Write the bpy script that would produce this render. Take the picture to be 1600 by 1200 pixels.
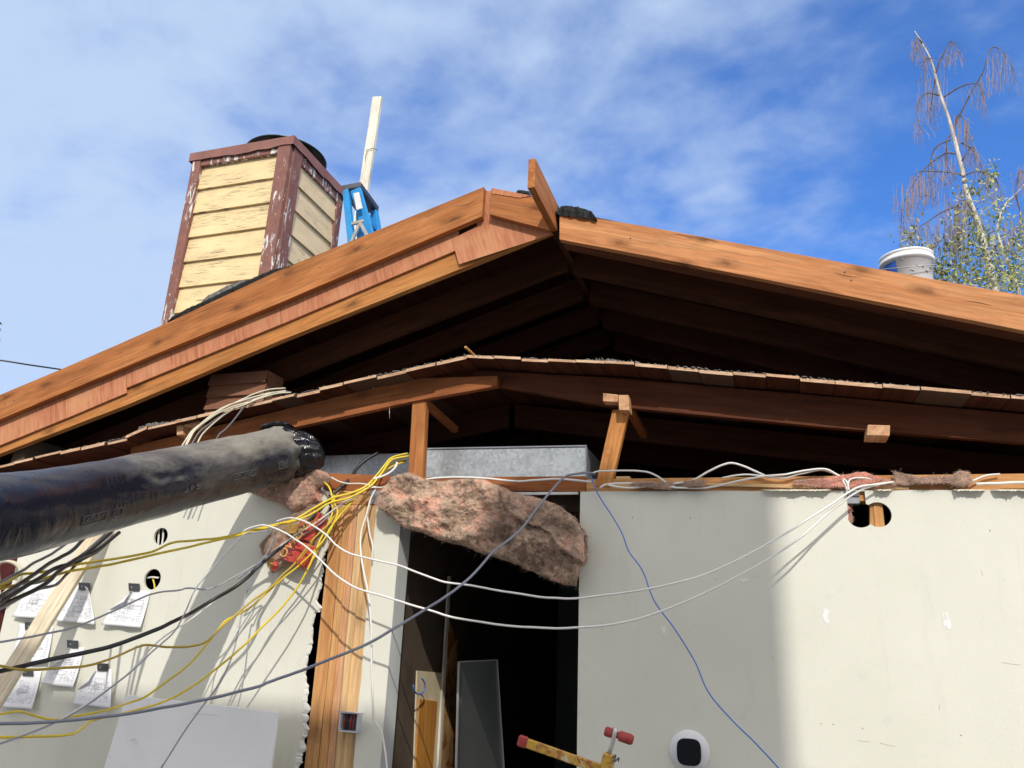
import bpy, bmesh, math, random
from mathutils import Vector, Matrix, noise
from mathutils.geometry import tessellate_polygon
random.seed(7)
for o in list(bpy.data.objects): bpy.data.objects.remove(o)
S = bpy.context.scene
COL = S.collection
rad = math.radians

# ------------------------------------------------------------------ camera
F = 1230.0                                   # focal length in pixels of a 1600 px wide picture
PITCH, ROLL, YAW = rad(18.3), rad(-2.42), rad(18.3)
CAM = Vector((0, 0, 1.65))
fwd = Vector((-math.sin(YAW)*math.cos(PITCH), math.cos(YAW)*math.cos(PITCH), math.sin(PITCH)))
rgt0 = Vector((math.cos(YAW), math.sin(YAW), 0))
dwn0 = -rgt0.cross(fwd)
RGT = rgt0*math.cos(ROLL) + dwn0*math.sin(ROLL)
DWN = -rgt0*math.sin(ROLL) + dwn0*math.cos(ROLL)
cd = bpy.data.cameras.new('camera'); cam = bpy.data.objects.new('camera', cd); COL.objects.link(cam)
cam.matrix_world = Matrix(((RGT.x, -DWN.x, -fwd.x, CAM.x), (RGT.y, -DWN.y, -fwd.y, CAM.y),
                           (RGT.z, -DWN.z, -fwd.z, CAM.z), (0, 0, 0, 1)))
cd.sensor_width = 36; cd.lens = 36*F/1600; cd.clip_start = .05; cd.clip_end = 3000
S.camera = cam
S.render.resolution_x, S.render.resolution_y = 1024, 768

# ------------------------------------------------------------------ world and sun
SUN_AZ, SUN_EL = rad(22), rad(38)            # the sun stands behind the camera, a little to its right
sdir = Vector((math.sin(SUN_AZ)*math.cos(SUN_EL), -math.cos(SUN_AZ)*math.cos(SUN_EL), math.sin(SUN_EL)))
W = bpy.data.worlds.new('World'); S.world = W; W.use_nodes = True
wt = W.node_tree; wt.nodes.clear()
def wn(t, **k):
    n = wt.nodes.new(t)
    for a, b in k.items(): setattr(n, a, b)
    return n
wo = wn('ShaderNodeOutputWorld'); bg = wn('ShaderNodeBackground'); bg.inputs[1].default_value = .12
sky = wn('ShaderNodeTexSky'); sky.sky_type = 'NISHITA'; sky.sun_disc = False
sky.sun_elevation = SUN_EL
sky.sun_rotation = math.pi - SUN_AZ
sky.air_density = 1.0; sky.dust_density = .3; sky.ozone_density = 2.5
tc = wn('ShaderNodeTexCoord'); sep = wn('ShaderNodeSeparateXYZ'); wt.links.new(tc.outputs['Generated'], sep.inputs[0])
def wm(op, a, b=None, c=None):
    n = wn('ShaderNodeMath', operation=op)
    for i, v in enumerate((a, b, c)):
        if v is None: continue
        if isinstance(v, (int, float)): n.inputs[i].default_value = v
        else: wt.links.new(v, n.inputs[i])
    return n.outputs[0]
zz = wm('ADD', wm('MAXIMUM', sep.outputs[2], 0.0), .22)
cx = wm('DIVIDE', sep.outputs[0], zz); cy = wm('DIVIDE', sep.outputs[1], zz)
cmb = wn('ShaderNodeCombineXYZ'); wt.links.new(cx, cmb.inputs[0]); wt.links.new(cy, cmb.inputs[1])
def wnoise(scale, detail, rough, dist, loc=(0, 0, 0), rot=0, sc=(1, 1, 1)):
    m = wn('ShaderNodeMapping'); m.inputs['Location'].default_value = loc
    m.inputs['Rotation'].default_value = (0, 0, rot); m.inputs['Scale'].default_value = sc
    wt.links.new(cmb.outputs[0], m.inputs[0])
    n = wn('ShaderNodeTexNoise'); n.inputs['Scale'].default_value = scale; n.inputs['Detail'].default_value = detail
    n.inputs['Roughness'].default_value = rough; n.inputs['Distortion'].default_value = dist
    wt.links.new(m.outputs[0], n.inputs['Vector']); return n.outputs['Fac']
nA = wnoise(1.1, 7, .52, .3, (3.1, 1.7, 0), .5, (1, 1.1, 1))
nB = wnoise(4.5, 6, .55, .25, (8.3, 2.2, 0), .3, (1, 1.1, 1))
nC = wnoise(11., 4, .5, .2, (1.3, 5.2, 0), .5, (1, 1.2, 1))
veil = wm('SUBTRACT', .655, wm('MULTIPLY', wm('ADD', cx, wm('MULTIPLY', wm('MAXIMUM', wm('SUBTRACT', cx, .12), 0), .55)), .5))            # more cloud towards the left (west)
dens = wm('ADD', wm('ADD', wm('MULTIPLY', wm('SUBTRACT', nA, .5), 1.7), wm('MULTIPLY', wm('SUBTRACT', nB, .5), 1.05)),
          wm('ADD', wm('MULTIPLY', wm('SUBTRACT', nC, .5), .5), wm('SUBTRACT', veil, .27)))
mr = wn('ShaderNodeMapRange'); mr.interpolation_type = 'SMOOTHSTEP'
wt.links.new(dens, mr.inputs[0]); mr.inputs[1].default_value = .0; mr.inputs[2].default_value = .95
mr.inputs[3].default_value = .04; mr.inputs[4].default_value = .93
hs = wn('ShaderNodeMixRGB', blend_type='MULTIPLY'); hs.inputs[0].default_value = 1
wt.links.new(sky.outputs[0], hs.inputs[1]); hs.inputs[2].default_value = (.5, 1.12, 1.95, 1)
mx = wn('ShaderNodeMixRGB'); wt.links.new(mr.outputs[0], mx.inputs[0]); wt.links.new(hs.outputs[0], mx.inputs[1])
# clouds: bluish white ahead, brighter neutral white added behind the viewer to fill the shade
dt = wn('ShaderNodeVectorMath', operation='DOT_PRODUCT'); wt.links.new(tc.outputs['Generated'], dt.inputs[0]); dt.inputs[1].default_value = tuple(sdir)
bk_ = wn('ShaderNodeMapRange'); bk_.interpolation_type = 'SMOOTHSTEP'; wt.links.new(dt.outputs['Value'], bk_.inputs[0])
bk_.inputs[1].default_value = -.1; bk_.inputs[2].default_value = .9
cm = wn('ShaderNodeMixRGB'); wt.links.new(bk_.outputs[0], cm.inputs[0]); cm.inputs[1].default_value = (4.7, 5.9, 7.9, 1); cm.inputs[2].default_value = (14.5, 13.7, 12.7, 1)
wt.links.new(cm.outputs[0], mx.inputs[2])
mxf = wm('MAXIMUM', mr.outputs[0], wm('MULTIPLY', bk_.outputs[0], .9)); wt.links.new(mxf, mx.inputs[0])
wt.links.new(mx.outputs[0], bg.inputs[0]); wt.links.new(bg.outputs[0], wo.inputs[0])

sl = bpy.data.lights.new('sun', 'SUN'); sl.energy = 3.05; sl.angle = rad(.53); sl.color = (1, .945, .86)
so = bpy.data.objects.new('sun', sl); COL.objects.link(so)
so.rotation_euler = sdir.to_track_quat('Z', 'Y').to_euler()
so.location = (4, -6, 9)
S.view_settings.view_transform = 'Standard'; S.view_settings.look = 'None'
S.view_settings.exposure = 0; S.view_settings.gamma = 1
S.render.engine = 'CYCLES'
try: S.cycles.max_bounces = 6
except Exception: pass

# ------------------------------------------------------------------ pixel ray -> point on a plane of the site
def ray(px, py): return RGT*((px-800)/F) + DWN*((py-600)/F) + fwd
def U(px, py, Y): d = ray(px, py); return CAM + d*(Y/d.y)
def UX(px, py, X): d = ray(px, py); return CAM + d*(X/d.x)
def UZ(px, py, Z): d = ray(px, py); return CAM + d*((Z-CAM.z)/d.z)

# ------------------------------------------------------------------ materials
MATS = {}; WM = {}
class NT:
    def __init__(s, name, rough=.8, spec=.3):
        s.m = bpy.data.materials.new(name); s.m.use_nodes = True; s.t = s.m.node_tree; s.t.nodes.clear()
        s.o = s.n('ShaderNodeOutputMaterial'); s.b = s.n('ShaderNodeBsdfPrincipled')
        s.b.inputs['Roughness'].default_value = rough; s.b.inputs['Specular IOR Level'].default_value = spec
        s.l(s.b.outputs[0], s.o.inputs[0]); s.tc = s.n('ShaderNodeTexCoord'); s.oi = s.n('ShaderNodeObjectInfo')
        MATS[name] = s.m
    def n(s, t, **k):
        n = s.t.nodes.new(t)
        for a, b in k.items(): setattr(n, a, b)
        return n
    def l(s, a, b): s.t.links.new(a, b)
    def val(s, sock, v):
        if isinstance(v, (int, float)): sock.default_value = v
        elif isinstance(v, (tuple, list)): sock.default_value = tuple(v) + ((1,) if len(v) == 3 and len(sock.default_value) == 4 else ())
        else: s.l(v, sock)
    def math(s, op, a, b=0.0, c=None):
        n = s.n('ShaderNodeMath', operation=op); s.val(n.inputs[0], a); s.val(n.inputs[1], b)
        if c is not None: s.val(n.inputs[2], c)
        return n.outputs[0]
    def co(s, scale=(1, 1, 1), rand=True, island=False, src='Object'):
        m = s.n('ShaderNodeMapping'); m.inputs['Scale'].default_value = scale
        out = s.tc.outputs[src]
        if rand or island:
            a = s.n('ShaderNodeVectorMath', operation='ADD'); k = s.n('ShaderNodeVectorMath', operation='SCALE')
            c = s.n('ShaderNodeCombineXYZ')
            r = s.oi.outputs['Random'] if not island else s.n('ShaderNodeNewGeometry').outputs['Random Per Island']
            for i in range(3): s.l(r, c.inputs[i])
            s.l(c.outputs[0], k.inputs[0]); k.inputs['Scale'].default_value = 37.
            s.l(out, a.inputs[0]); s.l(k.outputs[0], a.inputs[1]); out = a.outputs[0]
        s.l(out, m.inputs[0]); return m.outputs[0]
    def noise(s, vec, scale=5, detail=4, rough=.5, dist=0):
        n = s.n('ShaderNodeTexNoise'); s.l(vec, n.inputs['Vector'])
        for k, v in (('Scale', scale), ('Detail', detail), ('Roughness', rough), ('Distortion', dist)): n.inputs[k].default_value = v
        return n.outputs['Fac']
    def ramp(s, fac, stops, interp='LINEAR'):
        r = s.n('ShaderNodeValToRGB'); r.color_ramp.interpolation = interp; e = r.color_ramp.elements
        while len(e) < len(stops): e.new(.5)
        for i, (p, c) in enumerate(stops):
            e[i].position = p; e[i].color = (c, c, c, 1) if isinstance(c, (int, float)) else tuple(c) + (1,)
        s.l(fac, r.inputs[0]); return r.outputs[0]
    def mix(s, f, a, b, mode='MIX'):
        n = s.n('ShaderNodeMixRGB', blend_type=mode); s.val(n.inputs[0], f); s.val(n.inputs[1], a); s.val(n.inputs[2], b)
        return n.outputs[0]
    def col(s, c): s.val(s.b.inputs['Base Color'], c)
    def bump(s, h, strength=.3, dist=.002):
        b = s.n('ShaderNodeBump'); b.inputs['Strength'].default_value = strength; b.inputs['Distance'].default_value = dist
        s.l(h, b.inputs['Height']); s.l(b.outputs[0], s.b.inputs['Normal'])

def wood(name, dark, mid, light, rough=.75, knots=.5, island=False, stain=None, gl=1.6):
    t = NT(name, rough, .25)
    v = t.co((gl, 26, 26), island=island)
    g = t.noise(v, 1.0, 6, .62, .9)
    v2 = t.co((.9, 5, 5), island=island); g2 = t.noise(v2, 1.2, 3, .5, .6)
    f = t.math('ADD', t.math('MULTIPLY', g, .65), t.math('MULTIPLY', g2, .35))
    c = t.ramp(f, [(.3, dark), (.5, mid), (.7, light)])
    vf = t.co((4.5, 85, 85), island=island); gf = t.noise(vf, 1, 3, .6, .4)
    c = t.mix(.45, c, t.ramp(gf, [(.35, .55), (.62, 1.15)]), 'MULTIPLY')
    bl = t.noise(t.co((2.2, 9, 9), island=island), 1.5, 6, .65, .8); c = t.mix(.7, c, t.ramp(bl, [(.32, .68), (.5, 1.0), (.68, 1.12)]), 'MULTIPLY')
    we = t.noise(t.co((4, 30, 30), island=island), 1.2, 5, .7, .6); c = t.mix(t.ramp(we, [(.64, 0.), (.72, .4)]), c, tuple(min(1, x*1.25+.04) for x in light))
    # knots: sparse dark eyes with a halo
    vk = t.n('ShaderNodeTexVoronoi', voronoi_dimensions='2D'); vk.inputs['Scale'].default_value = 1; vk.inputs['Randomness'].default_value = 1
    wv = t.n('ShaderNodeVectorMath', operation='ADD'); sc = t.n('ShaderNodeVectorMath', operation='SCALE')
    nn = t.n('ShaderNodeTexNoise'); nn.inputs['Scale'].default_value = 18; t.l(t.co((1, 1, 1), island=island), nn.inputs['Vector'])
    t.l(nn.outputs['Color'], sc.inputs[0]); sc.inputs['Scale'].default_value = .14
    t.l(t.co((1.9, 5.2, 5.2), island=island), wv.inputs[0]); t.l(sc.outputs[0], wv.inputs[1]); sk = t.n('ShaderNodeSeparateXYZ'); ck = t.n('ShaderNodeCombineXYZ'); t.l(wv.outputs[0], sk.inputs[0]); t.l(sk.outputs[0], ck.inputs[0]); t.l(sk.outputs[2], ck.inputs[1]); t.l(ck.outputs[0], vk.inputs['Vector'])
    kn = t.ramp(vk.outputs['Distance'], [(.035, 1.0), (.075, .55), (.17, 0.0)])
    c = t.mix(t.math('MULTIPLY', kn, knots), c, tuple(x*.33 for x in dark))
    if stain:
        s1 = t.noise(t.co((2, 4, 4)), 1.6, 5, .6, .5)
        c = t.mix(t.ramp(s1, [(.52, 0.), (.66, .8)]), c, stain)
    t.col(c); t.bump(t.math('ADD', g, t.math('MULTIPLY', gf, .5)), .45, .0018); return t.m

wood('wood_fascia', (.27, .09, .026), (.42, .155, .047), (.54, .235, .082), knots=.75)
wood('wood_rafter_pale', (.38, .14, .036), (.52, .215, .062), (.62, .30, .10), knots=.7)
wood('wood_right', (.40, .15, .052), (.56, .235, .092), (.67, .33, .145), knots=.7)
wood('wood_red', (.24, .075, .025), (.36, .125, .042), (.46, .18, .07), knots=.5)
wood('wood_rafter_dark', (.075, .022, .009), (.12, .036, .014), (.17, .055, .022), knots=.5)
wood('wood_old_shaded', (.05, .017, .008), (.085, .029, .014), (.125, .045, .022), knots=.4, gl=1.2)  # old timber darkened further so its colour holds the void's shade
wood('wood_stud', (.46, .20, .07), (.62, .32, .125), (.70, .42, .19), knots=.5)
wood('wood_stud_pale', (.55, .33, .15), (.70, .46, .23), (.78, .57, .32), knots=.5)
wood('wood_stud_pink', (.50, .24, .12), (.66, .37, .20), (.72, .47, .28), knots=.4)
wood('wood_fresh', (.60, .49, .33), (.72, .62, .45), (.78, .70, .54), knots=.45)
wood('wood_white', (.70, .66, .54), (.80, .76, .64), (.84, .81, .72), knots=.5)
wood('wood_ends', (.42, .23, .13), (.62, .40, .25), (.74, .55, .38), knots=0, island=True, gl=14)
wood('wood_panel_orange', (.42, .17, .03), (.55, .24, .045), (.60, .29, .07), knots=0)

def plywood():
    t = NT('plywood_pink', .8, .2)
    g = t.noise(t.co((60, 4, 5)), 1, 5, .6, .4); g2 = t.noise(t.co((3, 3, 3)), 1.3, 4, .6)
    c = t.ramp(g, [(.3, (.37, .13, .065)), (.52, (.50, .20, .105)), (.72, (.60, .27, .15))])
    c = t.mix(t.ramp(g2, [(.45, 0.), (.7, .6)]), c, (.66, .34, .17))
    t.col(c); t.bump(g, .4, .0015)
plywood()
def sheath():
    t = NT('sheathing_wood', .85, .15)
    g = t.noise(t.co((26, 1.4, 26), island=True), 1, 5, .6, .6)
    r = t.n('ShaderNodeNewGeometry').outputs['Random Per Island']
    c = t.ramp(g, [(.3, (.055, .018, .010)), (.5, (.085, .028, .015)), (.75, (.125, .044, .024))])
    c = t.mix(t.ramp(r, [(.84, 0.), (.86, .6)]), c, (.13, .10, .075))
    t.col(c); t.bump(g, .5, .002)
sheath()
def drywall():
    t = NT('drywall_paint', .62, .3)
    n = t.noise(t.co((1, 1, 1), rand=False), 230, 3, .6); n2 = t.noise(t.co((1, 1, 1), rand=False), 1.3, 5, .6)
    n3 = t.noise(t.co((1, 1, 1), rand=False), 9, 5, .7, .4)
    c = t.ramp(n2, [(.3, (.68, .675, .585)), (.7, (.75, .745, .655))])
    c = t.mix(t.ramp(n3, [(.6, 0.), (.75, .4)]), c, (.54, .54, .49))
    n4 = t.noise(t.co((5, 1, .7), rand=False), 2.2, 6, .7, .3); c = t.mix(t.ramp(n4, [(.56, 0.), (.72, .3)]), c, (.56, .55, .48))
    t.col(c); t.bump(n, .55, .0018)
drywall()
def simple(name, c, rough=.7, spec=.3, var=.12, scale=8, metal=0, bump=0, bs=60, src_rand=True):
    t = NT(name, rough, spec); n = t.noise(t.co((1, 1, 1), rand=src_rand), scale, 4, .6)
    a = tuple(max(0, x*(1-var)) for x in c); b = tuple(x*(1+var) for x in c)
    t.col(t.ramp(n, [(.3, a), (.7, b)])); t.b.inputs['Metallic'].default_value = metal
    if bump: t.bump(t.noise(t.co((1, 1, 1), rand=src_rand), bs, 4, .6), bump, .002)
    return t
simple('gypsum', (.74, .73, .69), .9, .1, .1, 40, bump=.8, bs=120)
simple('drywall_jamb', (.60, .62, .60), .6, .3, .08, 5, bump=.3, bs=200)
simple('white_board', (.80, .80, .80), .6, .3, .05, 3, bump=.2, bs=80)
simple('torn_kraft', (.66, .62, .52), .85, .1, .15, 30)
simple('scuff_grey', (.42, .40, .35), .9, .1)
simple('spackle', (.82, .82, .80), .85, .1, .04, 30)
simple('cable_white', (.80, .79, .75), .4, .4, .04, 4)
simple('cable_cream', (.62, .58, .45), .45, .4, .08, 4)
simple('cable_yellow', (.74, .56, .04), .4, .45, .1, 6)
simple('cable_mustard', (.50, .36, .05), .45, .4, .12, 6)
simple('cable_black', (.018, .018, .02), .42, .5, .2, 10)
simple('cable_grey', (.15, .145, .15), .45, .4, .15, 8)
simple('cable_slate', (.22, .235, .28), .4, .4, .1, 8)
simple('cable_lightgrey', (.36, .37, .41), .42, .4, .1, 8)
simple('cable_blue', (.08, .2, .56), .35, .4, .1, 8)
simple('copper_red', (.4, .05, .03), .5, .3)
simple('pvc_grey', (.55, .56, .60), .5, .35, .08, 10)
simple('steel_dark', (.12, .12, .14), .45, .4, .2, 20, metal=.6)
simple('black_gloss', (.006, .006, .007), .12, .5, .1)
simple('thermo_plate', (.80, .80, .82), .45, .4, .02)
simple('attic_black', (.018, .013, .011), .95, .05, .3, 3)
simple('dirt', (.16, .12, .08), .95, .1, .3, 2, bump=.6, bs=12)
simple('ink', (.40, .40, .45), .8, .1, .1)
simple('paper', (.82, .83, .86), .75, .15, .02, 20)
simple('tape_black', (.02, .022, .02), .25, .5, .4, 30)
simple('ladder_blue', (.035, .30, .68), .45, .35, .12, 12)
simple('ladder_sticker', (.75, .76, .76), .5, .3, .12, 40)
simple('ladder_steel', (.55, .53, .50), .4, .4, .15, 20, metal=.5)
simple('bucket_white', (.90, .90, .90), .45, .4, .05, 12)
simple('bucket_blue', (.03, .12, .5), .5, .3, .05)
simple('red_siding', (.075, .014, .013), .75, .2, .2, 6, bump=.3, bs=40)
simple('facing_red', (.56, .075, .05), .38, .4, .25, 14, bump=.7, bs=35)
simple('facing_gold', (.80, .50, .14), .5, .3, .1)
simple('facing_brown', (.40, .24, .07), .6, .25, .3, 20, bump=.6, bs=40)
simple('tool_red', (.38, .06, .055), .5, .3, .2, 20)
simple('strap_grey', (.42, .43, .47), .4, .4, .15, 25, metal=.7)
simple('caster_wall', (.5, .47, .4), .8, .2)
simple('caster_roof', (.08, .08, .08), .9, .1)
simple('brick', (.32, .12, .08), .9, .1, .2, 20)
simple('felt_grey', (.20, .19, .185), .95, .1, .55, 60, bump=1, bs=120)
simple('shingle_black', (.022, .026, .026), .75, .25, .5, 40, bump=1, bs=90)
simple('cap_green', (.012, .03, .027), .35, .5, .4, 20, metal=.2)
simple('interior_pale', (.66, .56, .38), .8, .2, .12, 9)
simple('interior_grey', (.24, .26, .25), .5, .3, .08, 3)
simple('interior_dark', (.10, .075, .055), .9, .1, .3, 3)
simple('hole_block', (.50, .26, .10), .8, .2, .15, 20)
simple('pink_fluff', (.72, .27, .2), .95, .05, .25, 40, bump=1, bs=90)
simple('wire_tie', (.12, .09, .05), .6, .2)
simple('bark_birch', (.55, .52, .46), .8, .2, .35, 3)
simple('twig', (.25, .20, .20), .8, .1, .2, 3)
simple('branch', (.14, .11, .10), .8, .1, .3, 3)
simple('conifer_green', (.03, .055, .02), .8, .1, .3, 3)

def tool_yellow():
    t = NT('tool_yellow', .5, .3); n = t.noise(t.co(), 38, 6, .7, .5); n2 = t.noise(t.co(), 16, 5, .7, .4)
    c = t.mix(t.ramp(n, [(.5, 0.), (.57, .9)]), (.58, .36, .06), (.34, .12, .06))
    c = t.mix(t.ramp(n2, [(.58, 0.), (.64, .9)]), c, (.62, .55, .42)); t.col(c); t.bump(n, .5, .002)
tool_yellow()
def osb():
    t = NT('osb_wall', .8, .2); n = t.noise(t.co((1, 1, 1)), 9, 5, .6, .8); n2 = t.noise(t.co(), 3, 3, .5)
    c = t.ramp(n, [(.42, (.34, .12, .035)), (.5, (.50, .27, .10)), (.6, (.56, .36, .16))], 'EASE'); t.col(c); t.bump(n, .3, .002)
osb()
def siding(name, base, crackc, amt):
    t = NT(name, .7, .25)
    a = t.noise(t.co((4, 4, 90)), 1.6, 5, .7, .4); b = t.noise(t.co((3, 3, 6)), 1.1, 4, .6)
    m = t.math('MULTIPLY', t.ramp(a, [(.53, 0.), (.60, 1.)]), t.ramp(b, [(.42, 0.), (.56, amt)]))
    c = t.ramp(t.noise(t.co((2, 2, 7)), 1.4, 5, .6), [(.3, tuple(x*.9 for x in base)), (.7, tuple(min(1, x*1.07) for x in base))])
    c = t.mix(m, c, crackc); t.col(c); t.bump(a, .4, .003)
siding('siding_yellow', (.78, .61, .34), (.24, .19, .12), 1.0)
siding('siding_yellow_shaded', (.74, .58, .36), (.18, .14, .09), .6)  # same yellow paint, toned down for the sides turned from the sun
siding('siding_brown', (.26, .12, .07), (.06, .03, .02), .6)
def trim():
    t = NT('trim_maroon', .65, .3)
    a = t.noise(t.co((34, 34, 7)), 1.0, 6, .7, .5); b = t.noise(t.co((1, 1, 1)), 2.6, 3, .6)
    z = t.n('ShaderNodeSeparateXYZ'); t.l(t.tc.outputs['Object'], z.inputs[0])
    lowm = t.math('MULTIPLY', t.math('SUBTRACT', 1.0, z.outputs[2]), .045)
    m = t.ramp(t.math('ADD', t.math('ADD', t.math('MULTIPLY', a, .7), t.math('MULTIPLY', b, .3)), lowm), [(.565, 0.), (.59, 1.)])
    c = t.ramp(t.noise(t.co((5, 5, 5)), 3, 4, .6), [(.3, (.19, .085, .068)), (.7, (.27, .125, .10))])
    t.col(t.mix(m, c, (.72, .70, .66))); t.bump(m, .6, -.002)
trim()
simple('trim_flashing', (.26, .12, .10), .6, .3, .18, 7, bump=.4, bs=30)
def galv():
    t = NT('galvanised', .38, .5); t.b.inputs['Metallic'].default_value = .55
    v = t.n('ShaderNodeTexVoronoi'); v.inputs['Scale'].default_value = 65; t.l(t.co(rand=False), v.inputs['Vector'])
    n = t.noise(t.co(rand=False), 5, 6, .65)
    f = t.math('ADD', t.math('MULTIPLY', v.outputs['Color'], .35), t.math('MULTIPLY', n, .65))
    t.col(t.ramp(f, [(.3, (.40, .43, .45)), (.65, (.62, .66, .68))]))
galv()
def polywrap():
    t = NT('black_polythene', .3, .5)
    d = t.noise(t.co((1, 1.6, 1.6), rand=False), 2.2, 6, .6, .8); f = t.noise(t.co((.6, 1.5, 1.5), rand=False), 16, 6, .65, .8)
    ge = t.n('ShaderNodeNewGeometry'); sp = t.n('ShaderNodeSeparateXYZ'); t.l(ge.outputs['Normal'], sp.inputs[0])
    up = t.ramp(sp.outputs[2], [(.0, 0.), (.75, .24)])          # dust settles on the upward side
    sx = t.n('ShaderNodeSeparateXYZ'); t.l(t.tc.outputs['Object'], sx.inputs[0])
    along = t.math('MULTIPLY_ADD', sx.outputs[0], .2, .14)
    m = t.math('ADD', t.math('ADD', t.math('MULTIPLY', d, .85), t.math('MULTIPLY', f, .17)), t.math('ADD', up, along))
    dust = t.ramp(m, [(.66, 0.), (1.08, 1.)])
    t.col(t.mix(dust, (.016, .019, .03), t.ramp(f, [(.3, (.17, .16, .135)), (.7, (.25, .235, .20))])))
    r = t.math('MULTIPLY_ADD', dust, .5, .26); t.l(r, t.b.inputs['Roughness'])
    cr = t.noise(t.co((1.8, .7, 1.), rand=False), 4.5, 4, .5, 1.9); t.bump(cr, .32, .02)
polywrap()
def shiny():
    t = NT('black_polythene_shiny', .14, .6); t.col((.008, .009, .014))
    cr = t.noise(t.co((1, 1, 1), rand=False), 13, 4, .5, 1.6); t.bump(cr, .8, .02)
shiny()
simple('print_grey', (.12, .12, .125), .5, .3, .3, 60)
def insul():
    t = NT('fibreglass', .97, .03)
    a = t.noise(t.co(rand=True), 4.5, 7, .7, .6); b = t.noise(t.co(), 26, 6, .75, 1.0); h = t.noise(t.co(), 160, 3, .7)
    f = t.math('ADD', t.math('MULTIPLY', a, .62), t.math('MULTIPLY', b, .38))
    c = t.ramp(f, [(.36, (.16, .105, .075)), (.44, (.36, .255, .18)), (.50, (.50, .37, .27)), (.55, (.70, .42, .31)), (.63, (.72, .30, .20))])
    g = t.noise(t.co(), 11, 5, .6, 2.2); c = t.mix(t.ramp(g, [(.39, .6), (.47, 0.)]), c, (.15, .10, .075))  # dark noise veins paint in the shade of crevices
    c = t.mix(.4, c, t.ramp(h, [(.3, .55), (.7, 1.3)]), 'MULTIPLY')
    t.col(c); t.bump(t.math('ADD', t.math('MULTIPLY', b, .7), t.math('MULTIPLY', h, .8)), .8, .009)
insul()
simple('fluff_tan', (.55, .39, .31), .95, .03, .2, 20)
def leafm():
    t = NT('leaf_green', .6, .25); r = t.n('ShaderNodeNewGeometry').outputs['Random Per Island']
    t.col(t.ramp(r, [(0., (.05, .08, .02)), (.4, (.14, .17, .05)), (.75, (.34, .34, .12)), (1., (.52, .48, .22))]))
leafm()
def grassm():
    t = NT('ground_dirt', .95, .1); a = t.noise(t.co(rand=False), 1.5, 8, .6); t.col(t.ramp(a, [(.35, (.26, .23, .19)), (.6, (.38, .35, .30))])); t.bump(a, .5, .02)
grassm()

# ------------------------------------------------------------------ object helpers
def link(name, verts, faces, mat, parent=None, M=None, smooth=False, mats=None, midx=None):
    me = bpy.data.meshes.new(name)
    if M is not None:
        inv = M.inverted(); verts = [inv @ Vector(v) for v in verts]
    me.from_pydata([tuple(v) for v in verts], [], faces)
    me.materials.append(MATS[mat])
    for m2 in (mats or []): me.materials.append(MATS[m2])
    if midx: me.polygons.foreach_set('material_index', midx)
    if smooth: me.polygons.foreach_set('use_smooth', [True]*len(me.polygons))
    me.update()
    o = bpy.data.objects.new(name, me); COL.objects.link(o)
    if M is not None: o.matrix_world = M
    WM[o.name] = M.copy() if M is not None else Matrix.Identity(4)
    if parent is not None:
        o.parent = parent; o.matrix_parent_inverse = WM[parent.name].inverted()
    return o
def tag(o, label, cat=None, group=None, kind=None):
    if label: o['label'] = label
    if cat: o['category'] = cat
    if group: o['group'] = group
    if kind: o['kind'] = kind
    return o
def thing(name, label, cat, loc, group=None):
    o = bpy.data.objects.new(name, None); COL.objects.link(o); o.location = Vector(loc); o.empty_display_size = .1; WM[o.name] = Matrix.Translation(Vector(loc))
    return tag(o, label, cat, group)
def frame(origin, xa, za=None):
    xa = Vector(xa).normalized(); za = Vector(za) if za else (Vector((0, 0, 1)) if abs(xa.z) < .9 else Vector((0, -1, 0)))
    ya = za.cross(xa).normalized(); za = xa.cross(ya)
    M = Matrix((xa, ya, za)).transposed().to_4x4(); M.translation = origin; return M
def bevel_mesh(o, w):
    bm = bmesh.new(); bm.from_mesh(o.data)
    bmesh.ops.remove_doubles(bm, verts=bm.verts, dist=1e-6)
    bmesh.ops.recalc_face_normals(bm, faces=bm.faces)
    es = [e for e in bm.edges if len(e.link_faces) == 2 and e.calc_face_angle(0) > .5]
    bmesh.ops.bevel(bm, geom=es, offset=w, segments=1, affect='EDGES', clamp_overlap=True)
    bm.to_mesh(o.data); bm.free()
def prism(name, pts, ext, mat, parent=None, xa=None, bev=.002, holes=(), jag=None):
    """outline in space + extrusion vector; xa = the grain direction (local X)"""
    pts = [Vector(p) for p in pts]; ext = Vector(ext); holes = [[Vector(p) for p in h] for h in holes]
    allp = pts + [p for h in holes for p in h]; n = len(allp)
    tri = tessellate_polygon([pts] + holes) if (holes or len(pts) > 4) else [tuple(range(len(pts)))]
    V = allp + [p + ext for p in allp]; Fc = [tuple(t) for t in tri] + [tuple(i+n for i in reversed(t)) for t in tri]
    base = 0
    for loop in [pts] + holes:
        m = len(loop)
        for i in range(m): a, b = base+i, base+(i+1) % m; Fc.append((a, b, b+n, a+n))
        base += m
    c = sum(pts, Vector())/len(pts)
    M = frame(c, xa) if xa is not None else Matrix.Translation(c)
    o = link(name, V, Fc, mat, parent, M)
    bm = bmesh.new(); bm.from_mesh(o.data); bmesh.ops.recalc_face_normals(bm, faces=bm.faces); bm.to_mesh(o.data); bm.free()
    if bev and not holes and len(pts) <= 8: bevel_mesh(o, bev)
    return o
def slabpx(name, px, Y, th, mat, parent=None, xa=None, **k):
    P = [U(x, y, Y) for x, y in px]
    return prism(name, P, (0, th, 0), mat, parent, xa, **k)
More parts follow.
